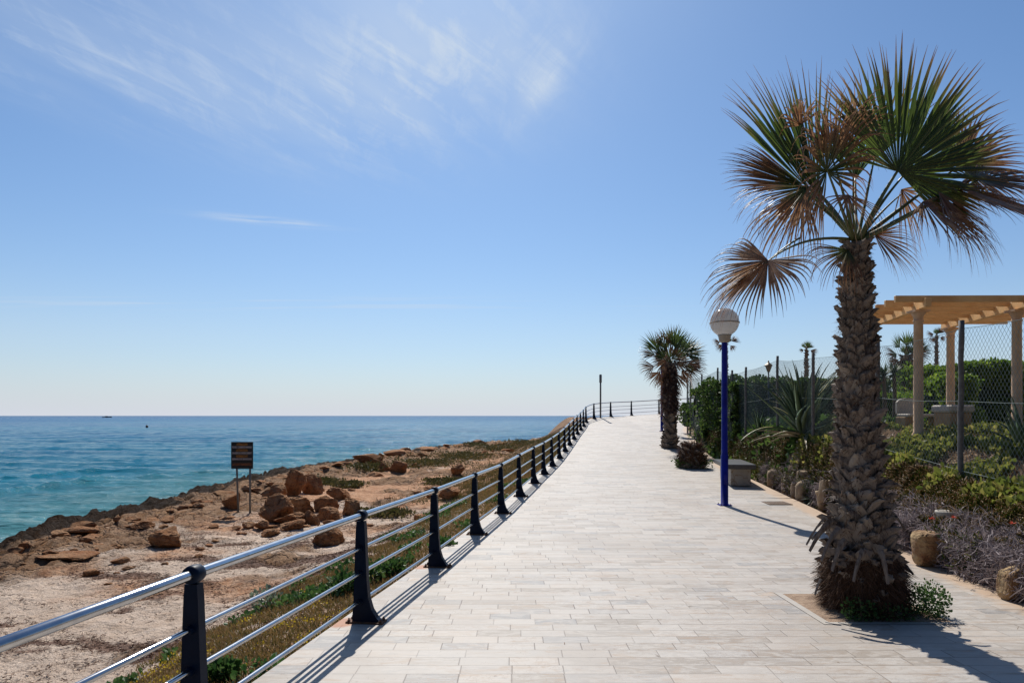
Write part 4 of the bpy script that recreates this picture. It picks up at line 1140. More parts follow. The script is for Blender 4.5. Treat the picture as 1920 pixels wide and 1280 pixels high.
fl2 = [(5, -42, 36, (.15, -1), 'frond'), (30, -28, 38, (.85, -.55), 'frond'), (-28, -30, 34, (-.6, -.85), 'frond'), (12, -35, 32, (.5, -.9), 'frond'), (-10, -32, 34, (-.2, -1), 'frondmix'),
       (-36, -20, 30, (-1, -.15), 'frondmix'), (38, -22, 34, (1, .0), 'frond'), (36, 8, 34, (.9, .3), 'frondmix'), (-38, 8, 30, (-.9, .25), 'fronddead'), (28, 18, 34, (.7, .7), 'fronddead'),
       (-24, 22, 30, (-.5, .8), 'fronddead'), (14, 28, 32, (.35, 1), 'fronddead'), (-6, 30, 32, (-.15, 1), 'fronddead'), (5, -8, 26, (.3, -.3), 'frondmix'), (44, 2, 28, (1, .1), 'fronddead'), (-14, -10, 26, (-.7, -.2), 'frondmix'), (-8, -6, 30, (-.5, .5), 'fronddead'), (9, -6, 30, (.6, .5), 'fronddead'), (0, -12, 30, (0, -1), 'frondmix'), (-12, -14, 32, (-.7, -.7), 'frond'), (14, -14, 32, (.8, -.6), 'frond'), (2, 2, 28, (.1, .9), 'fronddead'), (-4, -20, 24, (-.3, .6), 'fronddead'), (16, 0, 30, (.9, .2), 'frondmix')]
small_palm(1256, 29.3, 838, 680, 23, fl2, 'second fan palm with shaggy dead skirt standing mid promenade before the far lamp', seed=2, skirt=.55, zbase=float(g(29.3)) - .03, nseg=24)
small_palm(1362, 40, 745, 643, 7, [(-16, -2, 15, (-1, .1), 'fronddead'), (-8, 4, 14, (-.6, .7), 'fronddead'), (14, -4, 16, (.9, -.4), 'fronddead'), (10, 6, 14, (.5, .7), 'fronddead'), (4, -3, 10, (.4, -.6), 'frondmix')],
           'slim palm with a sparse brown crown hidden behind the blue lamp post', seed=3, zbase=1.7, nseg=16)
small_palm(1512, 40, 760, 655, 9, [(-6, -6, 10, (-.5, -.9), 'frond'), (2, -8, 10, (.1, -1), 'frond'), (7, -5, 9, (.8, -.6), 'frond'), (10, 2, 13, (.8, .5), 'fronddead'), (-7, 1, 9, (-.9, .3), 'frondmix')],
           'thin distant palm with a tiny tufted crown behind the agave', seed=4, zbase=1.9, nseg=14)
small_palm(1700, 30, 800, 668, 26, [(0, -26, 24, (0, -1), 'frond'), (-16, -22, 26, (-.7, -.7), 'frond'), (16, -24, 26, (.6, -.8), 'frond'), (-24, -6, 24, (-1, .1), 'frondmix'), (24, -6, 26, (1, .1), 'frondmix'), (-20, 8, 24, (-.8, .5), 'fronddead'), (20, 10, 24, (.8, .6), 'fronddead'), (-8, 18, 26, (-.3, 1), 'fronddead'), (8, 18, 26, (.3, 1), 'fronddead'), (28, -14, 24, (.9, -.3), 'frond')],
           'shaggy palm seen through the fence behind the left pergola column', seed=6, skirt=.6, zbase=1.7, nseg=20)
small_palm(1756, 42, 770, 628, 8, [(-8, -3, 12, (-.9, .2), 'fronddead'), (6, -5, 12, (.6, -.7), 'fronddead'), (9, 5, 13, (.8, .6), 'fronddead'), (-5, 6, 12, (-.4, .8), 'fronddead')],
           'thin dead topped palm between the pergola columns', seed=7, zbase=1.9, nseg=14)

# low stump sprouting leaves on the promenade
s0 = P(1297, 880, 22.6); s0[2] = float(g(22.6))
st = empty('palm_stump', tuple(s0), 'low dark palm stump ringed with leafy weeds on the promenade', 'palm stump')
pth = [s0, s0 + [0, 0, .45], s0 + [0.02, 0, .8]]; rd = [.42, .38, .22]
trunk(st, pth, rd, 6, 9, .22, .6, seed=9, jitter=.5)
fibres(st, pth, np.array(rd) * 1.05, 1400, .22, 8, t0=.1, t1=1., width=.012, out=.4, down=False)
leafball('foliage', s0 + [0, -.05, .16], (.62, .45, .22), 1100, .06, 'hedgedark', parent=st, seed=9, zmin=s0[2])
leafball('foliage', s0 + [0, -.1, .14], (.6, .45, .18), 260, .06, 'weed', parent=st, seed=10, zmin=s0[2])

# ------------------------------------------------------------------ fence
FP = [(5.95, 4.2), (6.33, 7.1), (6.6, 10.05), (6.85, 12.8), (7.1, 16.1), (7.4, 19), (7.6, 22.2), (7.8, 24.2), (8.28, 27.5), (8.6, 31.), (8.98, 34.4), (9.25, 36.0)]
FTOP = [1.35, 1.38, 1.40, 1.41, 1.48, 1.66, 1.58, 1.61, 1.93, 1.89, 2.0, 2.03]
fence = empty('chain_link_fence', (6.6, 10.05, G1(6.6, 10.05)), 'green chain link fence on rough grey posts dividing the garden from the promenade bank', 'fence')
fpos = []
for i, ((x, y), tz) in enumerate(zip(FP, FTOP)):
    zb = G1(x, y); lean = rng.normal() * .02
    m = MB(); n = 9
    pts = [np.array([x + lean * k / n + rng.normal() * .004, y + rng.normal() * .004, zb - .1 + (E + tz - zb + .1) * k / n]) for k in range(n + 1)]
    m.tube(pts, [.036] * (n + 1) if i > 3 else [.040 + rng.normal() * .002 for _ in range(n + 1)], 10)
    m.build('post', M['post'], fence, True)
    fpos.append((np.array([x, y, zb + .04]), np.array([x + lean, y, E + tz - .12])))
def clip_line(L_, H_, c, s):
    # line v = s*u + c in the box [0,L]x[0,H]
    pts = []
    u0, u1 = 0, L_
    if s > 0: lo, hi = (0 - c) / s, (H_ - c) / s
    else: lo, hi = (H_ - c) / s, (0 - c) / s
    a, b = max(u0, lo), min(u1, hi)
    return (a, b) if b - a > 1e-4 else None
for i in range(len(fpos) - 1):
    (b0, t0), (b1, t1) = fpos[i], fpos[i + 1]
    L_ = np.linalg.norm(b1 - b0); H_ = np.linalg.norm(t0 - b0)
    m = MB(); cell = .068 if i < 6 else .085; slope = 1.25
    wr = .0019 if i < 4 else .0024
    def W(u, v):
        a = b0 + (b1 - b0) * (u / L_); b = t0 + (t1 - t0) * (u / L_)
        sag = -.05 * math.sin(math.pi * u / L_) * (v / H_)
        q = a + (b - a) * (v / H_); q = q + [0.02 * math.sin(u * 2.1 + v), 0, sag]
        return q
    for sgn in (1, -1):
        c = -slope * L_ if sgn > 0 else 0
        end = H_ if sgn > 0 else H_ + slope * L_
        while c < end:
            r2 = clip_line(L_, H_, c, sgn * slope)
            if r2:
                us = np.linspace(r2[0], r2[1], 4)
                m.tube([W(u, sgn * slope * u + c) + [0.002 * sgn, 0, 0] for u in us], wr, 3, caps=False)
            c += cell * 1.6
    m.build('wire_mesh', M['wire'], fence)
    m = MB()
    for v in (1., .52, .06):
        m.tube([W(u, H_ * v) - [.01, 0, 0] for u in np.linspace(0, L_, 7)], .004, 5)
    m.build('support_wire', M['wire'], fence)
# diagonal brace at the far end
MB().tube([np.array([8.62, 31., G1(8.6, 31) + .5]), np.array([8.96, 34.3, E + 1.95])], .03, 8).build('brace', M['post'], fence, True)

# ------------------------------------------------------------------ pergola
per = empty('pergola', (8.5, 13.5, G1(8.5, 13.5)), 'timber pergola with pale round columns standing in the garden behind the fence', 'pergola')
CT = E + 1.92
A1 = np.array([7.50, 12.6]); A2 = np.array([7.96, 15.1]); B2 = np.array([9.70, 15.1]); B1 = np.array([9.28, 12.55])
def column(x, y, rr=.083, zt=CT, name='column', parent=per):
    zb = G1(x, y)
    h = zt - zb
    m = MB(); m.lathe((x, y, zb), [(rr * 1.5, -.1), (rr * 1.5, .10), (rr * 1.25, .13), (rr * 1.3, .16), (rr * 1.02, .2), (rr, h * .5), (rr * .94, h - .2), (rr * 1.1, h - .19), (rr * 1.1, h - .165), (rr * .96, h - .16), (rr * 1.0, h - .1), (rr * 1.45, h - .04), (rr * 1.5, h)], 20)
    o = m.build(name, M['colm'], parent, True)
    MB().box((x, y, zt + .0), (rr * 3.4, rr * 3.4, .04)).build('capital_slab', M['colm'], o)
for c in (A1, A2, B1, B2): column(c[0], c[1])
def beam2(a, b, z, w, h, mat, name, ext=(0, 0)):
    a = np.array(a, float); b = np.array(b, float); d = nrm(b - a); a = a - d * ext[0]; b = b + d * ext[1]
    c = (a + b) / 2; L_ = np.linalg.norm(b - a)
    m = MB(); m.box((c[0], c[1], z + h / 2), (L_, w, h), math.atan2(d[1], d[0]), bev=.006)
    return m.build(name, M[mat], per)
bz = CT + .022
beam2(A1, A2, bz, .10, .155, 'woodb', 'beam', (.45, .35)); beam2(B1, B2, bz, .10, .155, 'woodb', 'beam', (.45, .35))
dirb = nrm(A2 - A1)
nb = 7
for k in range(nb):
    s = -.32 + k * (3.0) / (nb - 1)
    a = A1 + dirb * s; b = B1 + nrm(B2 - B1) * (s + .02)
    beam2(a, b, bz + .095, .06, .12, 'woodb', 'rafter', (.55, 1.3))

# stone seat group under the pergola
px_, py_ = P(1786, 815, 13.6)[:2]; zb = G1(px_, py_)
ped = empty('stone_pedestal', (px_, py_, zb), 'squat stone pedestal block with moulded top beside the pergola column', 'pedestal')
MB().box((px_, py_, zb + .22), (.46, .46, .5), .1, bev=.015).build('body', M['brick'], ped)
MB().box((px_, py_, zb + .545), (.54, .54, .15), .1, bev=.03).build('top_slab', M['stonep'], ped)
px_, py_ = P(1722, 815, 14.6)[:2]; zb = G1(px_, py_) + .02
bs = empty('garden_bench', (px_, py_, zb), 'pale stone garden bench with curved back behind the left pergola column', 'bench')
MB().box((px_ + .1, py_, zb + .36), (.95, .4, .07), .1, bev=.02).build('seat', M['stonep'], bs)
for s in (-.28, .42): MB().box((px_ + s, py_ + .01, zb + .16), (.22, .32, .33), .1, bev=.01).build('leg', M['brick'], bs)
m = MB()
v = []
for k in range(9):
    s = -1 + k / 4; hh = .34 * (1 - .15 * s * s) ; x_ = px_ - .1 + s * .27
    for yy in (.16, .22): v += [(x_, py_ + yy, zb + .397), (x_, py_ + yy, zb + .397 + hh * (1 - .6 * max(0, abs(s) - .75)))]
f = []
for k in range(8):
    a = k * 4; f += [(a, a + 4, a + 5, a + 1), (a + 2, a + 3, a + 7, a + 6), (a + 1, a + 5, a + 7, a + 3)]
f += [(0, 1, 3, 2), (32, 34, 35, 33)]
m.add(v, f); m.build('backrest', M['stonep'], bs)

# ------------------------------------------------------------------ hedges
def hedge(name, x0, x1, y0, y1, zb, zt, n, size, mat, label, seed, cat='hedge', lump=.4, inner=True, topw=.25):
    r = np.random.default_rng(seed)
    cx, cy = (x0 + x1) / 2, (y0 + y1) / 2
    root = empty(name, (cx, cy, zb), label, cat)
    def top(x, y): return zt + lump * .8 * fbm(x * .55 + seed, y * .55, 2, 3)
    # lumpy dark core, added to make the hedge opaque to light
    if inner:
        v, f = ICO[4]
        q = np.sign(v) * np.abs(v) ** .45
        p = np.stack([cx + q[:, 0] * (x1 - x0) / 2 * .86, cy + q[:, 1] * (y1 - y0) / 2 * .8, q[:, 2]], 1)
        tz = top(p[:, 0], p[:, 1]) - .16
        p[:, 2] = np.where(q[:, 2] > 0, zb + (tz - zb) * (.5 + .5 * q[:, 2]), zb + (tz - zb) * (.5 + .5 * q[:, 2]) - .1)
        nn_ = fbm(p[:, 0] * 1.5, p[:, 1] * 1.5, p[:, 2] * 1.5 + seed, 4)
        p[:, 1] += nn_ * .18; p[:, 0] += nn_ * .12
        mesh_obj('inner_mass', p, f, M['hedgein'], root)
    x = r.uniform(x0, x1, n); face = r.random(n)
    y = np.where(face < .55, y0 + np.abs(r.normal(size=n)) * .16, r.uniform(y0, y1, n))
    tz = top(x, y)
    z = np.where(face < .55, zb + (tz - zb) * r.uniform(0, 1, n), tz - np.abs(r.normal(size=n)) * .12)
    # side ends
    k = face > .93
    x = np.where(k, np.where(r.random(n) < .6, x0, x1) + r.normal(size=n) * .08, x); z = np.where(k, zb + (tz - zb) * r.random(n), z)
    bulge = .42 * fbm(x * .9, z * 1.1, seed + 3, 3)
    y = y - bulge * np.where(face < .55, 1, .2); z = z + np.where(face >= .55, .16 * fbm(x * 1.6, y * 1.6, seed, 2), 0)
    # holes: remove leaves where a noise is low
    keep = fbm(x * 2.2, y * 2.2, z * 2.2 + seed, 2) > -.38
    # round shoulders
    p = np.stack([x, y, z], 1)[keep]; nk = len(p)
    d = nrm(r.normal(size=(nk, 3)) * .7 + np.array([0, -.35, .75]))
    Mx = frames(d) * (size * r.uniform(.6, 1.35, nk))[:, None, None]
    scatter('foliage', LEAF_V, LEAF_F, Mx, p, M[mat], root)
    return root
hx = lambda px_, d: (px_ - 960) * d / F
hedge('hedge', hx(1730, 22), hx(1990, 22), 21.6, 23.6, 1.3, E + 1.62, 26000, .10, 'hedge', 'tall sunlit green hedge behind the pergola on the right', 1, lump=.25)
hedge('hedge', hx(1640, 19.5), hx(1740, 19.5), 19.3, 20.7, 1.2, E + .62, 12000, .085, 'hedge', 'lower bright green hedge between the big palm trunk and the left pergola column', 2)
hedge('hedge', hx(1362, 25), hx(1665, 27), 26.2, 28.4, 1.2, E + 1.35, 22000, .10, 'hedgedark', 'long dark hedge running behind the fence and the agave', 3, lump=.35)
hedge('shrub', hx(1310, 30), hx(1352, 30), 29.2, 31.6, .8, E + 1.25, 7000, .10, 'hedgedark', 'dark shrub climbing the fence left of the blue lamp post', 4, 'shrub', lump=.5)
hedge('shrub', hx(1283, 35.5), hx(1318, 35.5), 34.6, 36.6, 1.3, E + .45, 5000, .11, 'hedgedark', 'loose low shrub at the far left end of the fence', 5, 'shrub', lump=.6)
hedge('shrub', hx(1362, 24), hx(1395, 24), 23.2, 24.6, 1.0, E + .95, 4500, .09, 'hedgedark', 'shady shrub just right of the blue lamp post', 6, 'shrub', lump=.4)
hedge('hedge', 14, 60, 44, 50, 1.8, E + 1.3, 12000, .3, 'hedgedark', 'far dark line of hedge beyond the garden', 7, lump=.5)
hedge('shrub', hx(1905, 15), hx(1990, 15), 17.5, 18.8, 1.2, E + .8, 6000, .09, 'hedge', 'bright green bush at the right edge behind the pergola', 8, 'shrub')

# yuccas with spiky heads
def spiky(name, c, r_, n, wid, mat, label, cat, seed, stem=0, group=None, up=.3, parent=None):
    rr = np.random.default_rng(seed)
    root = empty(name, tuple(c), label, cat, group)
    c = np.asarray(c, float); top = c + [0, 0, stem]
    if stem: MB().tube([c - [0, 0, .05], c + [.03, 0, stem * .5], top], [.06, .05, .045], 8).build('stem', M['twig'], root)
    d = nrm(rr.normal(size=(n, 3)) + UP * up * 2); d[:, 2] = np.abs(d[:, 2]) * rr.choice([1, 1, 1, -.4], n)
    Mx = frames(d, np.tile(UP, (n, 1)) + .01) * np.stack([np.full(n, wid), r_ * rr.uniform(.7, 1.1, n), np.full(n, r_ * .5)], 1)[:, None, :]
    Mx[:, :, 2] *= -1
    scatter('leaves', BLADE_V, BLADE_F, Mx, np.tile(top, (n, 1)), M[mat], root, BLADE_S)
    return root
for i, (px_, py_, d, rr, lab) in enumerate([(1657, 705, 17.4, .36, 'left spiky yucca head rising above the low hedge by the palm trunk'), (1676, 700, 17.8, .36, 'right spiky yucca head rising above the low hedge by the palm trunk')]):
    t = P(px_, py_, d); zb = G1(t[0], t[1])
    spiky('yucca', (t[0], t[1], zb), rr, 90, .045, 'yucca', lab, 'yucca', 70 + i, stem=t[2] - zb, group='yuccas above the low hedge')
t = P(1530, 862, 15.0)
spiky('spiky_plant', (t[0], t[1], G1(t[0], t[1])), .52, 120, .04, 'yucca', 'small dark green spiky rosette on the bank left of the big palm trunk', 'plant', 80)
t = P(1612, 740, 30)
# agaves
def agave(c, Rr, n, label, seed, lean=.5, dry=6, wid=.13):
    rr = np.random.default_rng(seed)
    root = empty('agave', tuple(c), label, 'agave')
    for i in range(n + dry):
        isdry = i >= n
        a = rr.uniform(0, 2 * math.pi) if not isdry else rr.uniform(0, 2 * math.pi)
        el = math.pi / 2 - abs(rr.normal()) * .50 if not isdry else rr.uniform(.05, .5)
        el = max(el, .1)
        L_ = Rr * rr.uniform(.75, 1.08) * (1 if not isdry else .75)
        d = np.array([math.cos(a) * math.cos(el), math.sin(a) * math.cos(el), math.sin(el)])
        p = np.asarray(c, float) + [0, 0, .08]; sd_ = nrm(np.cross(d, UP)); v = []; rn = rr.random(); K = 12
        dr = rr.uniform(.0, .10) if not isdry else rr.uniform(.06, .2)
        if rr.random() < .2: dr += .12
        tw = rr.normal() * .04
        for k in range(K):
            s = k / (K - 1); w = wid * Rr * (.65 + .5 * math.sin(math.pi * min(1, s * 1.1 + .1))) * (1 - s) ** .55 * (1 if not isdry else .7) + .003
            nn_ = nrm(np.cross(sd_, d)); nn_ = nn_ if nn_[2] > -.2 else -nn_
            v += [p - sd_ * w + nn_ * w * .38, p - sd_ * w * .85 + nn_ * w * .28, p - nn_ * w * .12, p + sd_ * w * .85 + nn_ * w * .28, p + sd_ * w + nn_ * w * .38, p - nn_ * w * .42]
            p = p + d * L_ / (K - 1)
            d = nrm(d + np.array([math.cos(a) * .4, math.sin(a) * .4, -1]) * dr * (s + .2) + sd_ * tw)
        f = []; mi = []
        for k in range(K - 1):
            for q, m_ in ((0, 1), (1, 0), (2, 0), (3, 1)):
                f.append((k * 6 + q, k * 6 + q + 1, k * 6 + 7 + q, k * 6 + 6 + q)); mi.append(m_)
            f.append((k * 6 + 4, k * 6 + 5, k * 6 + 11, k * 6 + 10)); mi.append(0)
            f.append((k * 6 + 5, k * 6, k * 6 + 6, k * 6 + 11)); mi.append(0)
        o = mesh_obj('leaf', np.array(v), f, [M['agave'], M['agavem']] if not isdry else [M['agavedry'], M['agavedry']], root, True, {'rnd': np.full(len(v), rn)}, mi)
        if isdry: o['label'] = 'dry pale drooping leaf'
t = P(1508, 818, 17.2); agave((t[0], t[1], G1(t[0], t[1]) - .02), 1.9, 70, 'huge agave with yellow edged leaves behind the fence left of the palm trunk', 5, dry=14, wid=.042)
t = P(1915, 868, 10.9); agave((t[0], t[1], G1(t[0], t[1]) - .05), 1.0, 15, 'yellow edged agave behind the fence at the right edge', 6, dry=5, wid=.045)
t = P(1425, 812, 20.5); agave((t[0], t[1], G1(t[0], t[1]) - .05), .9, 16, 'small greyish agave in the shade before the dark hedge', 7, dry=3, wid=.055)

# ------------------------------------------------------------------ edging stones, pots, rocks along the bank
def edging(px_, pb, w, h, shape, label, seed, group=None):
    d = (E) * F / (pb - 779)
    for _ in range(8): d = (E - float(g(d))) * F / (pb - 779)
    x = (px_ - 960) * d / F; z = float(gp(x, d)); W = w * d / F / 2; Hh = h * d / F
    if shape == 'peg': prof = [(W * .92, -.05), (W, Hh * .15), (W * .98, Hh * .72), (W * .80, Hh * .86), (W * .42, Hh * .97), (W * .1, Hh)]
    else: prof = [(W * .62, -.02), (W * .68, Hh * .3), (W * .86, Hh * .8), (W * .9, Hh * .82), (W * 1., Hh * .84), (W * 1., Hh), (W * .86, Hh), (W * .82, Hh * .88), (W * .1, Hh * .86)]
    m = MB(); m.lathe((x, d + W, z), prof, 18)
    rr = np.random.default_rng(seed); v = np.concatenate(m.v); v += rr.normal(size=v.shape) * .004
    o = mesh_obj('planter_pot' if shape == 'pot' else 'edging_stone', v, m.f, M['pot'], None, True)
    off = np.array([x, d + W, z]); me = o.data
    co = np.empty(len(me.vertices) * 3, np.float32); me.vertices.foreach_get('co', co)
    me.vertices.foreach_set('co', (co.reshape(-1, 3) - off).astype(np.float32).ravel()); o.location = off
    return tag(o, label, 'pot' if shape == 'pot' else 'edging stone', group)
GRP = 'rounded ochre edging stones along the planted bank'
i = 0
for (px_, pb, w, h) in [(1392, 866, 9, 18), (1400.5, 869, 9, 19), (1410, 872, 10, 19), (1421, 880, 14, 28), (1433, 897, 15, 20), (1452, 912, 20, 32), (1475, 921, 14, 26), (1492, 930, 13, 28), (1506, 937, 20, 34)]:
    lab = ['thin edging stone farthest behind the bench', 'second edging stone behind the bench seat', 'third edging stone behind the bench seat', 'tall edging stone just right of the bench seat', 'short edging stone beside the bench leg',
           'stout edging stone at the end of the bench shadow', 'edging stone half covered by green ice plant', 'narrow edging stone left of the cone topped one', 'cone topped pale edging stone before the dark dead tangle'][i]
    edging(px_, pb, w, h, 'peg', lab, i, GRP); i += 1
for k, (px_, pb, w, h) in enumerate([(1372, 838, 8, 20), (1365, 832, 8, 20), (1350, 826, 7, 20), (1343, 822, 7, 19), (1336, 819, 7, 18), (1329, 816, 6, 17)]):
    edging(px_, pb, w, h, 'peg', 'slim far edging stone in the row above the orange rocks', 30 + k, 'far row of slim edging stones')
edging(1549, 955, 27, 33, 'pot', 'pale flared stone pot just left of the big palm trunk', 20)
edging(1782, 905, 30, 20, 'pot', 'x', 21) if False else None
t = P(1776, 908, 9.3); zt = G1(t[0], t[1])
m = MB(); m.lathe((t[0], t[1], zt - .03), [(.09, 0), (.12, .12), (.145, .17), (.145, .19), (.12, .19), (.1, .15), (.01, .14)], 20)
tag(m.build('planter_pot', M['stonep'], None, True), 'grey bowl pot sunk among the plants at the foot of the fence post', 'pot')
# rough stone pots at the near bank
def roughpot(px_, pb, w, h, seed, label):
    d = (E) * F / (pb - 779); x = (px_ - 960) * d / F; z = float(g(d)); W = w * d / F; Hh = h * d / F
    v, f = rock_verts((1, 1, 1), 5, seed, 0, 0, .10)
    v = np.sign(v) * np.abs(v) ** .62
    tz = (v[:, 2] + .7) / 1.4
    v[:, :2] *= (.78 + .26 * np.clip(tz, 0, 1))[:, None]
    v = v * [W / 1.5, W / 1.5, Hh * .70] + [x, d + W * .35, z + Hh * .46]
    o = mesh_obj('planter_pot', v, f, M['potstone']); return tag(o, label, 'pot')
roughpot(1752, 1052, 56, 66, 5, 'cracked rough ochre stone pot on the bank right of the big palm')
roughpot(1910, 1118, 50, 66, 6, 'rough ochre stone pot cut off by the right edge')
roughpot(1845, 1075, 44, 56, 8, 'rough stone pot buried under dead stems between the two ochre pots')
# wall blocks behind pegs
for k, (px_, pb, w, h, d, lab) in enumerate([(1401, 850, 20, 22, 22.0, 'tilted upright wall block behind the bench'), (1424, 858, 24, 24, 20.8, 'tilted ochre wall block right of the bench'), (1452, 872, 34, 20, 18.6, 'flat topped wall block above the stout edging stone'),
                                        (1478, 884, 24, 26, 17.2, 'narrow wall block above the green ice plant'), (1516, 905, 40, 36, 15.3, 'wide pale wall block above the cone topped stone'), (1556, 930, 30, 40, 13.4, 'wall block behind the flared pot')]):
    d += .3; x = (px_ - 960) * d / F; W = w * d / F * .8; Hh = h * d / F * .55; z = E + (779 - pb) * d / F + .04 * (k % 3)
    m = MB(); m.box((x, d + .15, z + Hh / 2 - .10), (W, .18, Hh + .2), -.2 + .25 * (k % 3), taper=.86, bev=.03)
    v = np.concatenate(m.v); v += .02 * np.random.default_rng(k).normal(size=v.shape)
    tag(mesh_obj('wall_block', v, m.f, M['pot'], None, False), lab, 'stone block', 'ochre blocks retaining the bank')
# continuous retaining wall of blocks hidden below plants
for k, y in enumerate(np.arange(4.6, 16.5, .62)):
    x = float(xr(y)) + .20 + float(boff(y)); z = float(gp(x, y)); hh = .30 + .06 * math.sin(k * 2.3)
    m = MB(); m.box((x, y, z + hh / 2 - .04), (.17, .54, hh + .08), math.atan2(float(xr(y + .5) - xr(y)), .5) * -1, bev=.025)
    v = np.concatenate(m.v); v += .02 * np.random.default_rng(k + 100).normal(size=v.shape)
    tag(mesh_obj('wall_block', v, m.f, M['potstone'], None, False), 'rough ochre block of the low retaining wall under the overhanging plants', 'stone block', 'low wall blocks under the overhanging plants')
# orange rocks
OR = [(1344, 840, 34, 28), (1323, 822, 22, 18), (1336, 815, 22, 22), (1350, 822, 20, 24), (1310, 806, 18, 16), (1322, 806, 18, 18), (1297, 797, 16, 14), (1308, 795, 14, 14), (1333, 800, 18, 14), (1346, 806, 16, 14), (1289, 792, 12, 10), (1319, 794, 14, 12), (1300, 786, 12, 10), (1360, 838, 18, 20), (1374, 846, 16, 14)]
OL = ['largest orange rock at the near end of the rock row left of the lamp', 'wedge of orange rock resting above the largest one', 'blocky orange rock in the middle of the row', 'rusty rock close beside the blue lamp post', 'small orange rock at the far middle of the row', 'round orange rock stacked behind the wedge', 'low rock near the far shrub', 'pinkish rock under the far shrub', 'upper rock of the stacked middle', 'upper rock touching the lamp post outline', 'farthest tiny rock of the row', 'little rock between the two shrubs', 'tiny pale rock beneath the far shrub', 'brown rock hidden behind the lamp post', 'dark rock right of the lamp post foot']
for k, (px_, pb, w, h) in enumerate(OR):
    d = 30.
    for _ in range(20):
        x = (px_ - 960) * d / F; d = .6 * d + .4 * (E - min(1.7, float(gp(x, d)))) * F / max(6, pb - 779)
        d = min(d, 40)
    up_ = max(0, 0)
    x = (px_ - 960) * d / F
    W = w * d / F; Hh = h * d / F; v, f = rock_verts((W, W * .9, Hh * 1.1), 4, 300 + k, 9)
    z = E + (779 - pb) * d / F + Hh * .45
    tag(mesh_obj('garden_rock', v + [x, d, z], f, M['orock']), OL[k], 'rock', 'orange rocks edging the far bank')

# ------------------------------------------------------------------ bank planting (uncountable)
def bank_points(n, y0, y1, ta, tb, wnear=1.6, seed=0):
    r = np.random.default_rng(seed)
    y = y0 + (y1 - y0) * r.random(n) ** wnear
    t = r.uniform(ta, tb, n); e = xr(y) + boff(y)
    x = e + (xf(y) - e) * t
    return x, y, garden(x, y), t, r
def patch(x, y, s, seed): return fbm(x * s, y * s, seed, 2)
# ice plant carpets
def ice(name, n, y0, y1, ta, tb, size, mat, pn, thr, seed, hang=True):
    x, y, z, t, r = bank_points(n, y0, y1, ta, tb, 1.5, seed)
    keep = patch(x, y, .9, pn) > thr
    x, y, z, t = x[keep], y[keep], z[keep], t[keep]; k = len(x)
    cl = .10 * np.abs(fbm(x * 3, y * 3, pn, 2))
    d = nrm(np.stack([-.45 + .5 * r.normal(size=k), -.1 + .5 * r.normal(size=k), .75 + .3 * r.normal(size=k)], 1))
    s = size * r.uniform(.6, 1.25, k)
    Mx = frames(d) * np.stack([s * .14, s, s * .14], 1)[:, None, :]
    return scatter(name, FING_V, FING_F3, Mx, np.stack([x - .02, y, z + cl * 1.3 - .01], 1), M[mat], None, FING_S, smooth=True)
o = ice('ice_plant', 42000, 4.5, 13, .10, .95, .095, 'ice', 3, -.12, 1); tag(o, 'fleshy green and red tipped ice plant spilling over the near bank', 'ground cover', kind='stuff')
o = ice('ice_plant', 26000, 11, 30, .06, .9, .11, 'icedark', 5, -.25, 2); tag(o, 'dark reddish ice plant covering the middle of the bank', 'ground cover', kind='stuff')
o = ice('ice_plant', 9000, 14, 24, .1, .8, .12, 'ice', 9, .22, 3); tag(o, 'bright green ice plant patches above the bench', 'ground cover', kind='stuff')
# tangles of dead stems hanging over the edge
def tangles(name, n, seed, label, y0=4.5, y1=15, thr=.0, ta=-.02, tb=.5, pn=3, ln=.13):
    x, y, z, t, r = bank_points(n, y0, y1, ta, tb, 1.4, seed)
    keep = patch(x, y, .9, pn) < thr
    x, y, z = x[keep], y[keep], z[keep]; k = len(x)
    over = r.random(k) < .62
    x = np.where(over, xr(y) + boff(y) + .06 + .08 * r.normal(size=k), x); z = np.where(over, g(y) + r.uniform(.02, .46, k), z + .03 + .1 * r.random(k))
    d = nrm(r.normal(size=(k, 3)) + np.stack([0 * x, 0 * x, np.where(over, -.7, .0)], 1))
    s = ln * r.uniform(.5, 1.5, k)
    tv = [(-.5, 0, 0), (.5, 0, 0), (.5, .35, .12), (-.5, .35, .12), (.45, .7, .1), (-.45, .7, .1), (.3, 1, -.08), (-.3, 1, -.08)]
    Mx = frames(d) * np.stack([s * .06, s, s], 1)[:, None, :]
    o = scatter(name, tv, BLADE_F, Mx, np.stack([x, y, z], 1), M['tangle'], None)
    return tag(o, label, 'dead stems', kind='stuff')
tangles('dead_stems', 62000, 21, 'grey tangled dead stems hanging over the near bank edge', 4.5, 11.5, .22)
tangles('dead_stems', 24000, 22, 'grey dead stems over the middle bank edge', 9.5, 19, .12, pn=5)
# shadowy undergrowth hanging front
k = 15000
r = np.random.default_rng(33); y = r.uniform(4.5, 26, k); x = xr(y) + boff(y) + .05 + .07 * r.normal(size=k); z = g(y) + r.uniform(.02, .45, k)
keep = (patch(x, y, .8, 14) > .0); x, y, z = x[keep], y[keep], z[keep]; k = len(x)
d = nrm(np.stack([-.5 + .5 * r.normal(size=k), .5 * r.normal(size=k), .5 + .5 * r.normal(size=k)], 1)); s = .10 * r.uniform(.6, 1.3, k)
o = scatter('ice_plant', FING_V, FING_F3, frames(d) * np.stack([s * .14, s, s * .14], 1)[:, None, :], np.stack([x, y, z], 1), M['ice'], None, FING_S, smooth=True)
tag(o, 'trails of ice plant hanging down the low wall', 'ground cover', kind='stuff')
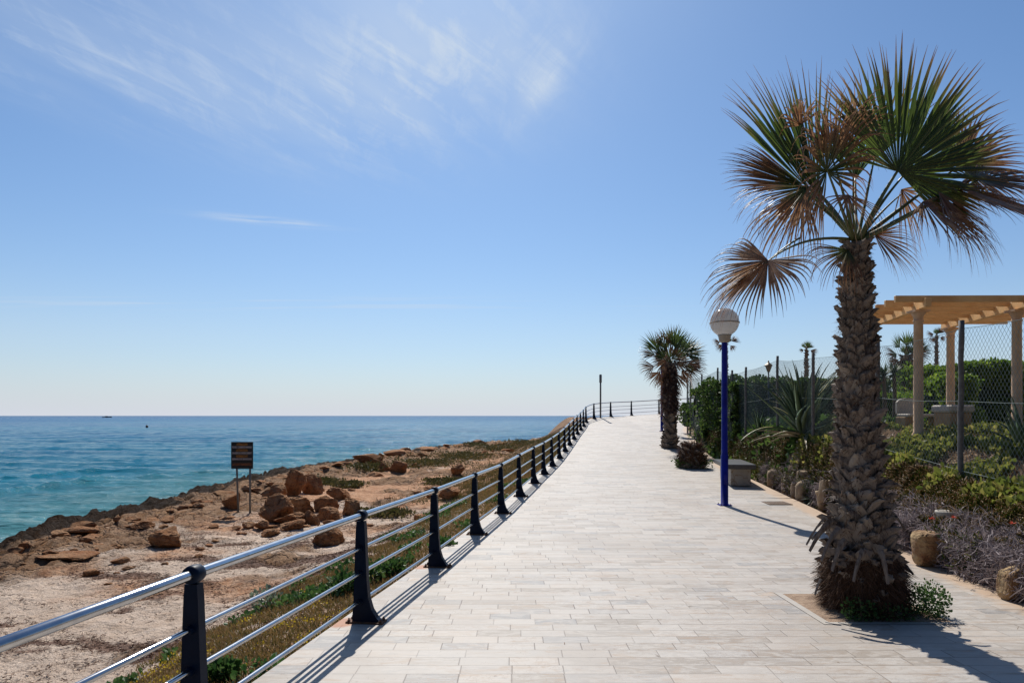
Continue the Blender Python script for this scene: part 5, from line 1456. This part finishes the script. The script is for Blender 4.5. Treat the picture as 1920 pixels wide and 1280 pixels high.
# dry litter and scrub behind the fence
k = 30000; r = np.random.default_rng(41); y = 5 + 12 * r.random(k) ** 1.1; x = xf(y) - .5 + 3.2 * r.random(k) ** 1.2; z = garden(x, y)
d = nrm(r.normal(size=(k, 3)) * [1, 1, .6] + [0, 0, .3]); s = .10 * r.uniform(.5, 1.4, k)
o = scatter('dry_litter', BLADE_V, BLADE_F, frames(d) * np.stack([s * .22, s, s], 1)[:, None, :], np.stack([x, y, z + .03], 1), M['litter'], None, BLADE_S)
tag(o, 'dry brown litter and stems covering the ground behind the fence', 'litter', kind='stuff')
k = 52000; r = np.random.default_rng(42); y = 7 + 10 * r.random(k); x = xf(y) - .35 + 4.2 * r.random(k); keep = patch(x, y, .7, 17) > -.15; x, y = x[keep], y[keep]; k = len(x); z = garden(x, y)
d = nrm(r.normal(size=(k, 3)) * .6 + [0, 0, .9]); s = .085 * r.uniform(.5, 1.4, k)
o = scatter('low_scrub', LEAF_V, LEAF_F, frames(d) * s[:, None, None], np.stack([x, y, z + r.random(k) * .16], 1), M['scrub'], None)
tag(o, 'low olive green scrub between the fence and the pergola', 'scrub', kind='stuff')
k = 12000; r = np.random.default_rng(43); y = 17 + 14 * r.random(k); x = xf(y) - .4 + 3. * r.random(k); z = garden(x, y)
d = nrm(r.normal(size=(k, 3)) * .8 + [0, 0, .5]); s = .16 * r.uniform(.5, 1.4, k)
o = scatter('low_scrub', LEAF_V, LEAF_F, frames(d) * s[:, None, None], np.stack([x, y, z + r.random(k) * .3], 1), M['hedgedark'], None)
tag(o, 'dark low undergrowth at the foot of the dark hedge', 'scrub', kind='stuff')
# a few red flowers
for (px_, py_, d, lab) in [(1747, 972, 7.9, 'small red flower on the ice plant above the cracked stone pot'), (1899, 981, 6.95, 'small red flower on the ice plant at the right edge'), (1789, 970, 7.9, 'faint red flower right of the cracked stone pot')]:
    c = P(px_, py_, d); k = 26; r = np.random.default_rng(int(px_)); dd = nrm(np.stack([r.normal(size=k), r.normal(size=k), np.abs(r.normal(size=k)) * .6], 1))
    z_ = G1(c[0], c[1]); c[2] = max(c[2], z_ + .04)
    o = scatter('flower', BLADE_V, BLADE_F, frames(dd) * np.array([.007, .035, .03])[None, None, :], np.tile(c, (k, 1)), M['flower'], None, BLADE_S); tag(o, lab, 'flower')

# ------------------------------------------------------------------ strip of grass and weeds by the railing
def strip_points(n, y0, y1, w, seed, wn=1.8):
    r = np.random.default_rng(seed); y = y0 + (y1 - y0) * r.random(n) ** wn
    ww = w * (1 + .35 * noise3(y * .35, 0, 5)) * (1 + .8 * ss(20, 34, y))
    x = xl(y) - .03 - ww * r.random(n) ** .95
    return x, y, terrain(x, y), r
x, y, z, r = strip_points(130000, 2.5, 34, 2.9, 51); k = len(x)
keep = (fbm(x * .9, y * .9, 3, 3) > -.42 + .5 * ss(1.2, 3., xl(y) - x)); x, y, z = x[keep], y[keep], z[keep]; k = len(x)
d = nrm(np.stack([r.normal(size=k) * .6, r.normal(size=k) * .6, .55 + r.random(k)], 1)); s = .075 * r.uniform(.5, 1.5, k) * (1 + .7 * ss(14, 30, y))
o = scatter('grass', BLADE_V, BLADE_F, frames(d) * np.stack([s * .10 + .002, s, s], 1)[:, None, :], np.stack([x, y, z - .005], 1), M['grass'], None, BLADE_S)
tag(o, 'dry green and brown grass strip along the seaward side of the railing', 'grass', kind='stuff')
x, y, z, r = strip_points(44000, 2.5, 20, 2.5, 52, 1.5)
keep = fbm(x * .9, y * .9, 13, 3) > .40; x, y, z = x[keep], y[keep], z[keep]; k = len(x)
d = nrm(r.normal(size=(k, 3)) * .7 + [0, 0, .7]); s = .055 * r.uniform(.6, 1.4, k)
o = scatter('weeds', LEAF_V, LEAF_F, frames(d) * s[:, None, None], np.stack([x, y, z + .13 * r.random(k)], 1), M['weed'], None)
tag(o, 'broad leaved green weeds in the strip below the railing', 'weeds', kind='stuff')
x, y, z, r = strip_points(7000, 3, 9, 1.9, 53, 1.2)
keep = fbm(x * 1.4, y * 1.4, 23, 2) > .25; x, y, z = x[keep], y[keep], z[keep]; k = len(x)
d = nrm(r.normal(size=(k, 3)) * .6 + [0, 0, .9]); s = .020 * r.uniform(.7, 1.4, k)
o = scatter('yellow_flowers', LEAF_V, LEAF_F, frames(d) * s[:, None, None], np.stack([x, y, z + .05 + .05 * r.random(k)], 1), M['yellow'], None)
tag(o, 'tiny yellow flowers scattered in the grass strip', 'flowers', kind='stuff')
# individual weeds
WL = [(700, 1072, 'large leafy green weed behind the second post from the front'), (650, 1095, 'leafy weed left of the second railing post'), (410, 1262, 'bright green weed at the foot of the nearest post'), (500, 1120, 'pale dusty weed in the grass between the two nearest posts'), (735, 1060, 'green weed between the second and third posts'), (830, 1018, 'green weed by the foot of the third post')]
for i_, (px_, py_, lab) in enumerate(WL):
    d = 8.
    for _ in range(20):
        x = (px_ - 960) * d / F; d = .6 * d + .4 * (E - T1(x, d) ) * F / (py_ - 779 + 20)
    x = (px_ - 960) * d / F; z = T1(x, d); rr = .19 if i_ != 2 else .12
    if i_ in (4, 5): rr = .16
    wd = empty('weed_plant', (x, d, z), lab, 'plant', 'leafy weeds below the railing')
    leafball('foliage', (x, d, z + rr * .55), (rr * 1.2, rr, rr * .9), 420 if i_ != 3 else 200, .06, 'weed' if i_ != 3 else 'weedgrey', parent=wd, seed=i_ + 20, zmin=z)
    m = MB()
    for q in range(5):
        a = q * 1.3; m.tube([(x, d, z - .02), (x + .5 * rr * math.cos(a), d + .5 * rr * math.sin(a), z + rr)], .006, 5)
    m.build('stem', M['twig'], wd)
# scrub tufts on the far ledge
SCB = [(655, 912, 40, 12), (690, 880, 60, 14), (800, 872, 120, 16), (870, 858, 90, 16), (935, 845, 90, 18), (985, 835, 80, 18), (1015, 826, 50, 14), (880, 838, 50, 8), (720, 966, 70, 14), (835, 905, 60, 10), (605, 907, 40, 8)]
kk = []
for i_, (px_, py_, w, h) in enumerate(SCB):
    d = dist_at(py_)
    for _ in range(25):
        x = (px_ - 960) * d / F; d = min(62, .6 * d + .4 * (E - T1(x, d)) * F / (py_ - 779))
    W = w * d / F; n = 2600; r = np.random.default_rng(600 + i_)
    X_ = (px_ - 960) * d / F + W / 2 * r.normal(size=n) * .55; Y_ = d + r.normal(size=n) * W * .35
    keep = X_ < xl(Y_) - .1; X_, Y_ = X_[keep], Y_[keep]
    kk.append(np.stack([X_, Y_, terrain(X_, Y_) + r.random(len(X_)) * h * d / F * .55], 1))
pts = np.concatenate(kk); k = len(pts); r = np.random.default_rng(61)
d = nrm(r.normal(size=(k, 3)) * .5 + [0, 0, .9]); s = .13 * r.uniform(.5, 1.4, k)
o = scatter('coastal_scrub', LEAF_V, LEAF_F, frames(d) * (s * [.75])[:, None, None], pts, M['scrubdry'], None)
tag(o, 'low olive scrub growing in mats on the rocky ledge', 'scrub', kind='stuff')
# embankment grass on the far rise
k = 26000; r = np.random.default_rng(62); y = r.uniform(24, 47, k); x = xl(y) - .1 - (1.5 + 5 * r.random(k)) * r.random(k); z = terrain(x, y)
d = nrm(r.normal(size=(k, 3)) * .5 + [0, 0, .9]); s = .15 * r.uniform(.5, 1.4, k)
o = scatter('grass', BLADE_V, BLADE_F, frames(d) * np.stack([s * .12, s, s], 1)[:, None, :], np.stack([x, y, z], 1), M['scrubdry'], None, BLADE_S)
tag(o, 'olive grass covering the slope below the far railing', 'grass', kind='stuff')
# dried seaweed litter on the sand
n = 260000; r = np.random.default_rng(71); y = 4 + 22 * r.random(n) ** 1.3; x = xl(y) - 1.0 - 11 * r.random(n)
sdv = shore_sd(x, y); keep = (weedf(x, y) + .5 * fbm(x * 3, y * 3, 5, 3) + .5 * (r.random(len(x)) < .22) > .26) & (sdv > 2.8); x, y = x[keep], y[keep]; k = len(x); z = terrain(x, y)
d = nrm(np.stack([r.normal(size=k), r.normal(size=k), .25 * r.normal(size=k)], 1)); s = .045 * r.uniform(.4, 1.6, k)
o = scatter('dried_seaweed', BLADE_V, BLADE_F, frames(d) * np.stack([s * .16, s, s], 1)[:, None, :], np.stack([x, y, z + .012], 1), M['seaweed'], None, BLADE_S)
tag(o, 'dried brown seaweed litter strewn in bands over the sand', 'seaweed', kind='stuff')
# crumbs blown over the paving
n = 260; r = np.random.default_rng(81); y = 3.5 + 16 * r.random(n); x = xl(y) + .3 + (xr(y) - xl(y) - .4) * (1 - r.random(n) ** 2.2)
d = nrm(np.stack([r.normal(size=n), r.normal(size=n), .1 * r.normal(size=n)], 1)); s = .03 * r.uniform(.4, 1.4, n)
o = scatter('leaf_crumbs', BLADE_V, BLADE_F, frames(d, np.tile(UP, (n, 1))) * np.stack([s * .2, s, s * .3], 1)[:, None, :], np.stack([x, y, gp(x, y) + .004], 1), M['litter'], None, BLADE_S)
tag(o, 'crumbs of dry leaf scattered over the paving', 'litter', kind='stuff')

# ------------------------------------------------------------------ light, sky, camera
SUN_EL = R(47.4); az = math.atan2(-.10, 1.)       # sun ahead, a little to the left
sun = bpy.data.lights.new('sun', 'SUN'); sun.energy = 4.8; sun.angle = R(.53); sun.color = (1, .955, .88)
so = bpy.data.objects.new('sun', sun); COL.objects.link(so)
sd_ = Vector((math.sin(az) * math.cos(SUN_EL), math.cos(az) * math.cos(SUN_EL), math.sin(SUN_EL)))
so.rotation_euler = (-sd_).to_track_quat('-Z', 'Y').to_euler()
w = bpy.data.worlds.new('World'); SC.world = w; w.use_nodes = True
w.node_tree.nodes.clear(); t = NT(w.node_tree)
sky = t.n('ShaderNodeTexSky', sky_type='NISHITA', sun_disc=False, sun_elevation=SUN_EL, sun_rotation=az, altitude=0., air_density=1.0, dust_density=.6, ozone_density=2.2)
gen = t.n('ShaderNodeTexCoord').outputs['Generated']
dx, dy, dz = t.xyz(gen)
inv = t.m('DIVIDE', 1., t.m('MAXIMUM', dz, .02))
cp = t.comb(t.m('MULTIPLY', dx, inv), t.m('MULTIPLY', dy, inv), 0.)       # point on a cloud layer
cx, cy, _ = t.xyz(cp)
def blob(x0, y0, rx, ry, rot):
    a = t.m('SUBTRACT', cx, x0); b = t.m('SUBTRACT', cy, y0)
    c, s = math.cos(rot), math.sin(rot)
    u_ = t.m('DIVIDE', t.m('ADD', t.m('MULTIPLY', a, c), t.m('MULTIPLY', b, s)), rx)
    v_ = t.m('DIVIDE', t.m('SUBTRACT', t.m('MULTIPLY', b, c), t.m('MULTIPLY', a, s)), ry)
    r2 = t.m('ADD', t.m('MULTIPLY', u_, u_), t.m('MULTIPLY', v_, v_))
    return t.m('EXPONENT', t.m('MULTIPLY', r2, -1.))
def rotv(ang, sx_, sy_): return t.n('ShaderNodeMapping', {'Vector': cp, 'Rotation': (0, 0, ang), 'Scale': (1 / sx_, 1 / sy_, 1)}, vector_type='TEXTURE').outputs[0]
w1 = t.noise(rotv(R(62), .6, 3.2), 2.2, 9, .62, distortion=.8)
w2 = t.noise(rotv(R(98), 1.5, 5.), 2.2, 9, .66, distortion=.9)
wf = t.m('ADD', t.m('MULTIPLY', w1, .6), t.m('MULTIPLY', w2, .4))
soft = t.noise(rotv(R(70), .7, 1.8), 1.4, 5, .5)
b_all = t.m('ADD', t.m('ADD', blob(-.42, 2.22, .42, .6, .5), t.m('MULTIPLY', blob(-.18, 1.82, .26, .30, .6), 1.1)), t.m('ADD', t.m('MULTIPLY', blob(.09, 2.06, .055, .25, .25), 1.2), t.m('MULTIPLY', blob(-1.15, 1.9, .40, .5, -.6), .85)))
veil = t.m('MULTIPLY', b_all, t.rng(soft, .35, .72, .08, .5))
strk = t.m('MULTIPLY', b_all, t.rng(wf, .48, .74, 0, .62))
small = t.m('MULTIPLY', blob(-1.27, 3.5, .26, .07, .38), t.rng(t.noise(rotv(R(15), 1.2, 7.), 2., 7, .6), .38, .6, 0, .8))
low = t.m('MULTIPLY', t.m('MULTIPLY', blob(-2.0, 6.1, 2.6, .30, .02), t.rng(t.noise(rotv(0, .6, 5.), 1., 6), .5, .62)), .45)
hz = t.m('MULTIPLY', blob(-5, 8., 6., 2.5, 0.), .10)
dens = t.m('ADD', t.m('ADD', veil, strk), t.m('ADD', t.m('ADD', small, low), hz))
dens = t.m('MULTIPLY', t.m('MINIMUM', dens, .85), t.m('GREATER_THAN', dz, .01))
# marine air: the last degrees above the sea pale out to grey blue instead of yellow
skc = t.mix(t.m('MULTIPLY', t.m('EXPONENT', t.m('MULTIPLY', t.m('MAXIMUM', dz, 0.), -11.5)), .93), sky.outputs[0], (10.3, 8.3, 7.7))
skc = t.mix(1., skc, (.73, .95, 1.15), 'MULTIPLY')
# sky dimmed away from the sun to cut fill light and deepen shadows
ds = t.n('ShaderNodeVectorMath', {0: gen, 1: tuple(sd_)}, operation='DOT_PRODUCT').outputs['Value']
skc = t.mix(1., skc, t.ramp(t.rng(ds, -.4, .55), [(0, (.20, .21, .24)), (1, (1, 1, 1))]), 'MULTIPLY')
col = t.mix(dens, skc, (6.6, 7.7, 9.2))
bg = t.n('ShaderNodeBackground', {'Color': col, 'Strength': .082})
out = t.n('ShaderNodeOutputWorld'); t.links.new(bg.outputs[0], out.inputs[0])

cam = bpy.data.cameras.new('camera'); cam.sensor_width = 36; cam.lens = 24; cam.shift_y = 139 / 1920
cam.clip_start = .05; cam.clip_end = 60000
co_ = bpy.data.objects.new('camera', cam); COL.objects.link(co_); co_.location = (0, 0, E); co_.rotation_euler = (R(90), 0, 0)
SC.camera = co_
SC.view_settings.view_transform = 'Standard'; SC.view_settings.look = 'None'; SC.view_settings.gamma = 1; SC.view_settings.exposure = .12
SC.cycles.max_bounces = 6; SC.cycles.transparent_max_bounces = 8
SC.cycles.use_denoising = True
